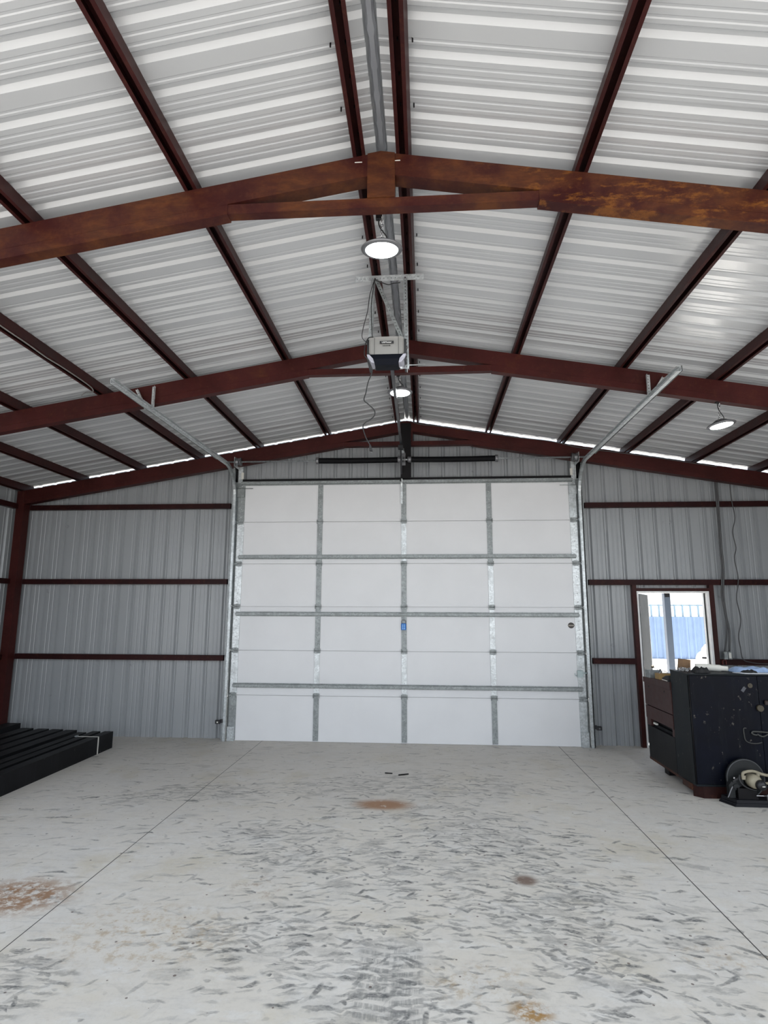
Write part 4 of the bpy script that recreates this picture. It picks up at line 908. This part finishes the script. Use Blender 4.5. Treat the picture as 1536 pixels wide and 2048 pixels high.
MB().box(2.900, 2.93, by1 - .12, by1 - .01, 0.475, 0.555).build('rail', M['brownpaint'], bc)
for y in (6.80, 7.25): MB().lathe([(0.012, -0.0015), (0.012, 0.004)], (2.893, y, 0.915), 'x', 14).build('hole', M['dark_steel'], bc)
MB().cbox(2.905, 2.93, 7.13, 7.22, 0.505, 0.523, .004).build('white_clip', M['paper'], bc)

# things on the cabinets
o = thing('metal_case', (2.93, 7.26, 1.013), 'grey metal box with a wire handle on the far end of the brown cabinet', 'box')
MB().cbox(2.89, 3.04, 7.19, 7.33, 1.0185, 1.10, .006).build('case', M['galvd'], o)
MB().tube(spline([(2.92, 7.20, 1.095), (2.925, 7.19, 1.125), (2.97, 7.19, 1.13), (3.0, 7.20, 1.10)]), 0.004, 6).build('handle', M['chrome'], o)
MB().cbox(3.00, 3.025, 7.175, 7.19, 1.04, 1.12, .004).build('clasp', M['alu'], o)
o = thing('small_carton', (2.97, 7.0, 1.018), 'small yellow-brown carton on the brown cabinet', 'carton')
MB().cbox(2.905, 3.055, 6.94, 7.07, 1.0262, 1.09, .004).build('box', M['card'], o)
MB().tube(spline([(2.93, 7.0, 1.085), (2.96, 7.0, 1.115), (3.0, 6.99, 1.11), (3.02, 6.98, 1.088)]), 0.005, 6).build('tape_end', M['galv'], o)
o = thing('black_pouch', (2.97, 6.72, 1.03), 'black and white bundle on the brown cabinet against the blue one', 'pouch')
MB().loft([[(2.90, 6.66, 1.034), (3.03, 6.66, 1.034), (3.03, 6.84, 1.034), (2.90, 6.84, 1.034)], [(2.895, 6.66, 1.06), (3.03, 6.66, 1.06), (3.03, 6.85, 1.055), (2.90, 6.85, 1.055)], [(2.91, 6.68, 1.10), (3.0, 6.68, 1.10), (3.0, 6.80, 1.085), (2.92, 6.80, 1.085)]]).build('pouch', M['rubber'], o)
MB().box(2.893, 2.897, 6.70, 6.84, 1.036, 1.044).build('pale_edge', M['paper'], o)

ZT = 1.1705
o = MB().hexa([(2.965, 6.56, ZT), (3.085, 6.55, ZT), (3.088, 6.590, ZT), (2.968, 6.60, ZT), (2.985, 6.575, ZT + .115), (3.100, 6.565, ZT + .105), (3.100, 6.59, ZT + .105), (2.985, 6.600, ZT + .115)]).build('brown_block', M['wood'], None, (3.0, 6.57, ZT))
tag(o, 'crumpled brown paper block standing upright at the back corner of the blue cabinet', 'block')
o = thing('chain_pile', (3.0, 6.46, ZT), 'small heap of shiny chain on the blue cabinet in front of the brown block', 'chain')
mb = MB()
for i in range(38):
    c = Vector((2.925 + random.random() * .13, 6.43 + random.random() * .08, ZT + 0.006 + random.random() * .022)); a = Vector((random.uniform(-1, 1), random.uniform(-1, 1), random.uniform(-.5, .5))).normalized(); b_ = a.orthogonal().normalized()
    mb.tube([c + a * .012 * cos(w) + b_ * .008 * sin(w) for w in [2 * pi * j / 10 for j in range(11)]], .0025, 5, False)
mb.build('links', M['chrome'], o)
def blob(x0, x1, y0, y1, z0, h_, nx=26, ny=12, seed=1, amp=.3, edge=.35):
    rnd = random.Random(seed); ph = [rnd.uniform(0, 6) for _ in range(8)]; g_ = []
    for i in range(nx + 1):
        row = []
        for j in range(ny + 1):
            u, v = i / nx, j / ny
            e = min(1, min(u, 1 - u) / edge * 2) ** .5 * min(1, min(v, 1 - v) / edge * 2) ** .5
            n = 1 + amp * (sin(u * 13 + ph[0] + 3 * v) * .5 + sin(v * 9 + ph[1] - u * 5) * .4 + sin(u * 29 + ph[2]) * .25 * sin(v * 17 + ph[3]))
            wx = .006 * sin(v * 11 + ph[4]); wy = .008 * sin(u * 9 + ph[5])
            row.append((x0 + (x1 - x0) * u + wx, y0 + (y1 - y0) * v + wy, z0 + max(.002, h_ * e * n)))
        g_.append(row)
    mb = MB(); mb.loft(g_, False, True, False)
    bot = [[(x, y, z0) for x, y, z in row] for row in g_]; mb.loft([r[::-1] for r in bot], False, False, False)
    for r in (0, -1): mb.loft([g_[r], bot[r]], False, False, False)
    for c in (0, -1): mb.loft([[row[c] for row in g_], [row[c] for row in bot]], False, False, False)
    return mb
o = blob(3.02, 3.165, 6.27, 6.42, ZT, .040, 22, 14, 3, .45).build('work_glove', M['rubber'], None, (3.09, 6.34, ZT))
tag(o, 'crumpled black work glove on the front left of the blue cabinet', 'glove')
o = MB().tube(spline([(3.115, 6.50, ZT + .036), (3.22, 6.47, ZT + .036), (3.32, 6.45, ZT + .032), (3.405, 6.43, ZT + .028)]), [.035] * 8 + [.034] * 6 + [.026] * 5, 18).build('paper_roll', M['paper'], None, (3.1, 6.5, ZT))
tag(o, 'cream paper roll lying on the blue cabinet behind the glove', 'paper roll')
o = blob(3.445, 3.83, 6.36, 6.56, ZT, .040, 40, 16, 5, .3).build('folded_cloth', M['cloth'], None, (3.5, 6.45, ZT))
tag(o, 'folded pale blue cloth lying across the top of the blue cabinet', 'cloth')
o = MB().hexa([(3.46, 6.205, ZT), (4.0, 6.215, ZT), (4.0, 6.31, ZT), (3.40, 6.33, ZT), (3.46, 6.205, ZT + .004), (4.0, 6.215, ZT + .004), (4.0, 6.31, ZT + .004), (3.40, 6.33, ZT + .004)]).build('paper_sheet', mat('white_sheet', (.8, .82, .86), .6, var=.02), None, (3.6, 6.25, ZT))
tag(o, 'white sheets of paper at the front edge of the blue cabinet', 'paper')
o = blob(3.49, 3.61, 6.27, 6.345, ZT + .0045, .022, 16, 8, 8, .4).build('black_rag', M['rubber'], None, (3.55, 6.3, ZT))
tag(o, 'small black rag lying on the white sheets, in front of the blue cloth', 'rag')

# ------------------------------------------------------------------ chop saw
cs = thing('chop_saw', (3.3, 6.06, 0), 'beige and black abrasive chop saw on the floor in front of the blue cabinet', 'chop saw')
base = [(3.075, 6.14), (3.10, 6.165), (3.80, 6.165), (3.80, 5.975), (3.14, 5.975)]
MB().prism(base, 'z', 0.0, 0.012).prism([(x + (0.012 if x < 3.2 else 0), y) for x, y in base], 'z', 0.012, 0.030).prism([(x + (0.024 if x < 3.2 else 0), y + (.008 if y < 6 else 0)) for x, y in base], 'z', 0.030, 0.058).build('base', mat('saw_base', (0.008, 0.008, 0.011), 0.45, spec=0.3), cs)
wc = (3.325, 6.125, 0.215)
MB().lathe([(0.02, -0.016), (0.165, -0.016), (0.178, -0.010), (0.178, 0.010), (0.165, 0.016), (0.02, 0.016)], wc, 'y', 56).build('guard', M['grind'], cs)
gr = MB(); gr.tube([(wc[0] + .170 * cos(a), wc[1] - .012, wc[2] + .170 * sin(a)) for a in [2 * pi * i / 56 for i in range(57)]], .007, 8, False); gr.build('guard_rib', mat('rib_grey', (0.05, 0.052, 0.055), .5), cs)
MB().prism([(3.135, 0.058), (3.135, 0.17), (3.17, 0.21), (3.24, 0.24), (3.27, 0.235), (3.27, 0.17), (3.22, 0.15), (3.19, 0.12), (3.19, 0.058)], 'y', 6.05, 6.10).lathe([(0.026, -0.01), (0.026, 0)], (3.20, 6.05, 0.158), 'y', 18).build('pivot_bracket', mat('bracket_grey', (0.018, 0.019, 0.020), 0.5, spec=0.3), cs)
MB().prism([(3.20, 0.058), (3.20, 0.15), (3.36, 0.15), (3.38, 0.058)], 'y', 6.02, 6.10).build('work_vise', M['dark_steel'], cs)
MB().tube(spline([(3.235, 6.04, 0.265), (3.225, 6.03, 0.235), (3.24, 6.02, 0.19), (3.29, 6.01, 0.155), (3.36, 6.01, 0.138)]), 0.009, 8).build('power_lead', M['blackcable'], cs)
mt = MB().lathe([(0.02, -0.015), (0.052, -0.010), (0.062, 0.01), (0.064, 0.06), (0.058, 0.09)], (3.355, 5.995, 0.215), 'y', 28)
mt.build('motor_housing', M['beige'], cs)
MB().lathe([(0.012, -0.05), (0.040, -0.045), (0.046, -0.02), (0.046, 0.0)], (3.385, 5.985, 0.195), 'y', 24).build('motor_cap', M['black'], cs)
MB().box(3.378, 3.404, 5.932, 5.934, 0.188, 0.196).build('maker_label', M['paper'], cs)
hd = MB().tube(spline([(3.262, 6.03, 0.245), (3.258, 6.03, 0.262), (3.265, 6.03, 0.285), (3.30, 6.03, 0.298), (3.345, 6.03, 0.303), (3.385, 6.03, 0.296), (3.42, 6.03, 0.282), (3.47, 6.03, 0.270), (3.53, 6.03, 0.262), (3.60, 6.03, 0.262), (3.66, 6.03, 0.27)]), 0.0135, 12)
hd.tube(spline([(3.40, 6.03, 0.288), (3.395, 6.03, 0.265), (3.385, 6.03, 0.245)]), [0.017] * 13, 10); hd.build('carry_handle', M['beige'], cs)
MB().prism([(3.248, 0.228), (3.248, 0.262), (3.282, 0.262), (3.276, 0.228)], 'y', 6.02, 6.045).build('handle_foot', M['beige'], cs)
MB().tube([(3.42, 5.99, 0.205), (3.47, 5.99, 0.210), (3.75, 5.99, 0.225)], 0.011, 10).build('side_handle', M['beige'], cs)
MB().tube([(3.16, 6.03, 0.165), (3.145, 6.03, 0.14), (3.115, 6.03, 0.075), (3.108, 6.03, 0.066)], 0.006, 8).build('crank_rod', M['alu'], cs)
MB().tube([(3.345, 5.99, 0.098), (3.445, 5.99, 0.098)], 0.005, 8).box(3.44, 3.452, 5.98, 6.00, 0.05, 0.11).build('clamp_screw', M['chrome'], cs)
MB().lathe([(0.008, -0.006), (0.008, 0)], (3.185, 6.045, 0.237), 'y', 10).build('bright_bolt', M['chrome'], cs)
MB().prism([(3.165, 0.215), (3.235, 0.255), (3.24, 0.24), (3.17, 0.20)], 'y', 6.03, 6.05).build('spark_guard', M['black'], cs)

# ------------------------------------------------------------------ debris on the floor
for i, (a, b_) in enumerate((((-0.164, 6.828), (-0.081, 6.815)), ((-0.011, 6.761), (0.097, 6.809)))):
    o = MB().tube([(a[0], a[1], .006), (b_[0], b_[1], .006)], .006, 8).build('steel_rod', M['dark_steel'], None, (a[0], a[1], 0))
    tag(o, ['short dark rod on the floor before the big door, left of the pair', 'short dark rod on the floor before the big door, right of the pair'][i], 'rod', 'rods on the floor')
print('OBJECTS', len(bpy.data.objects))
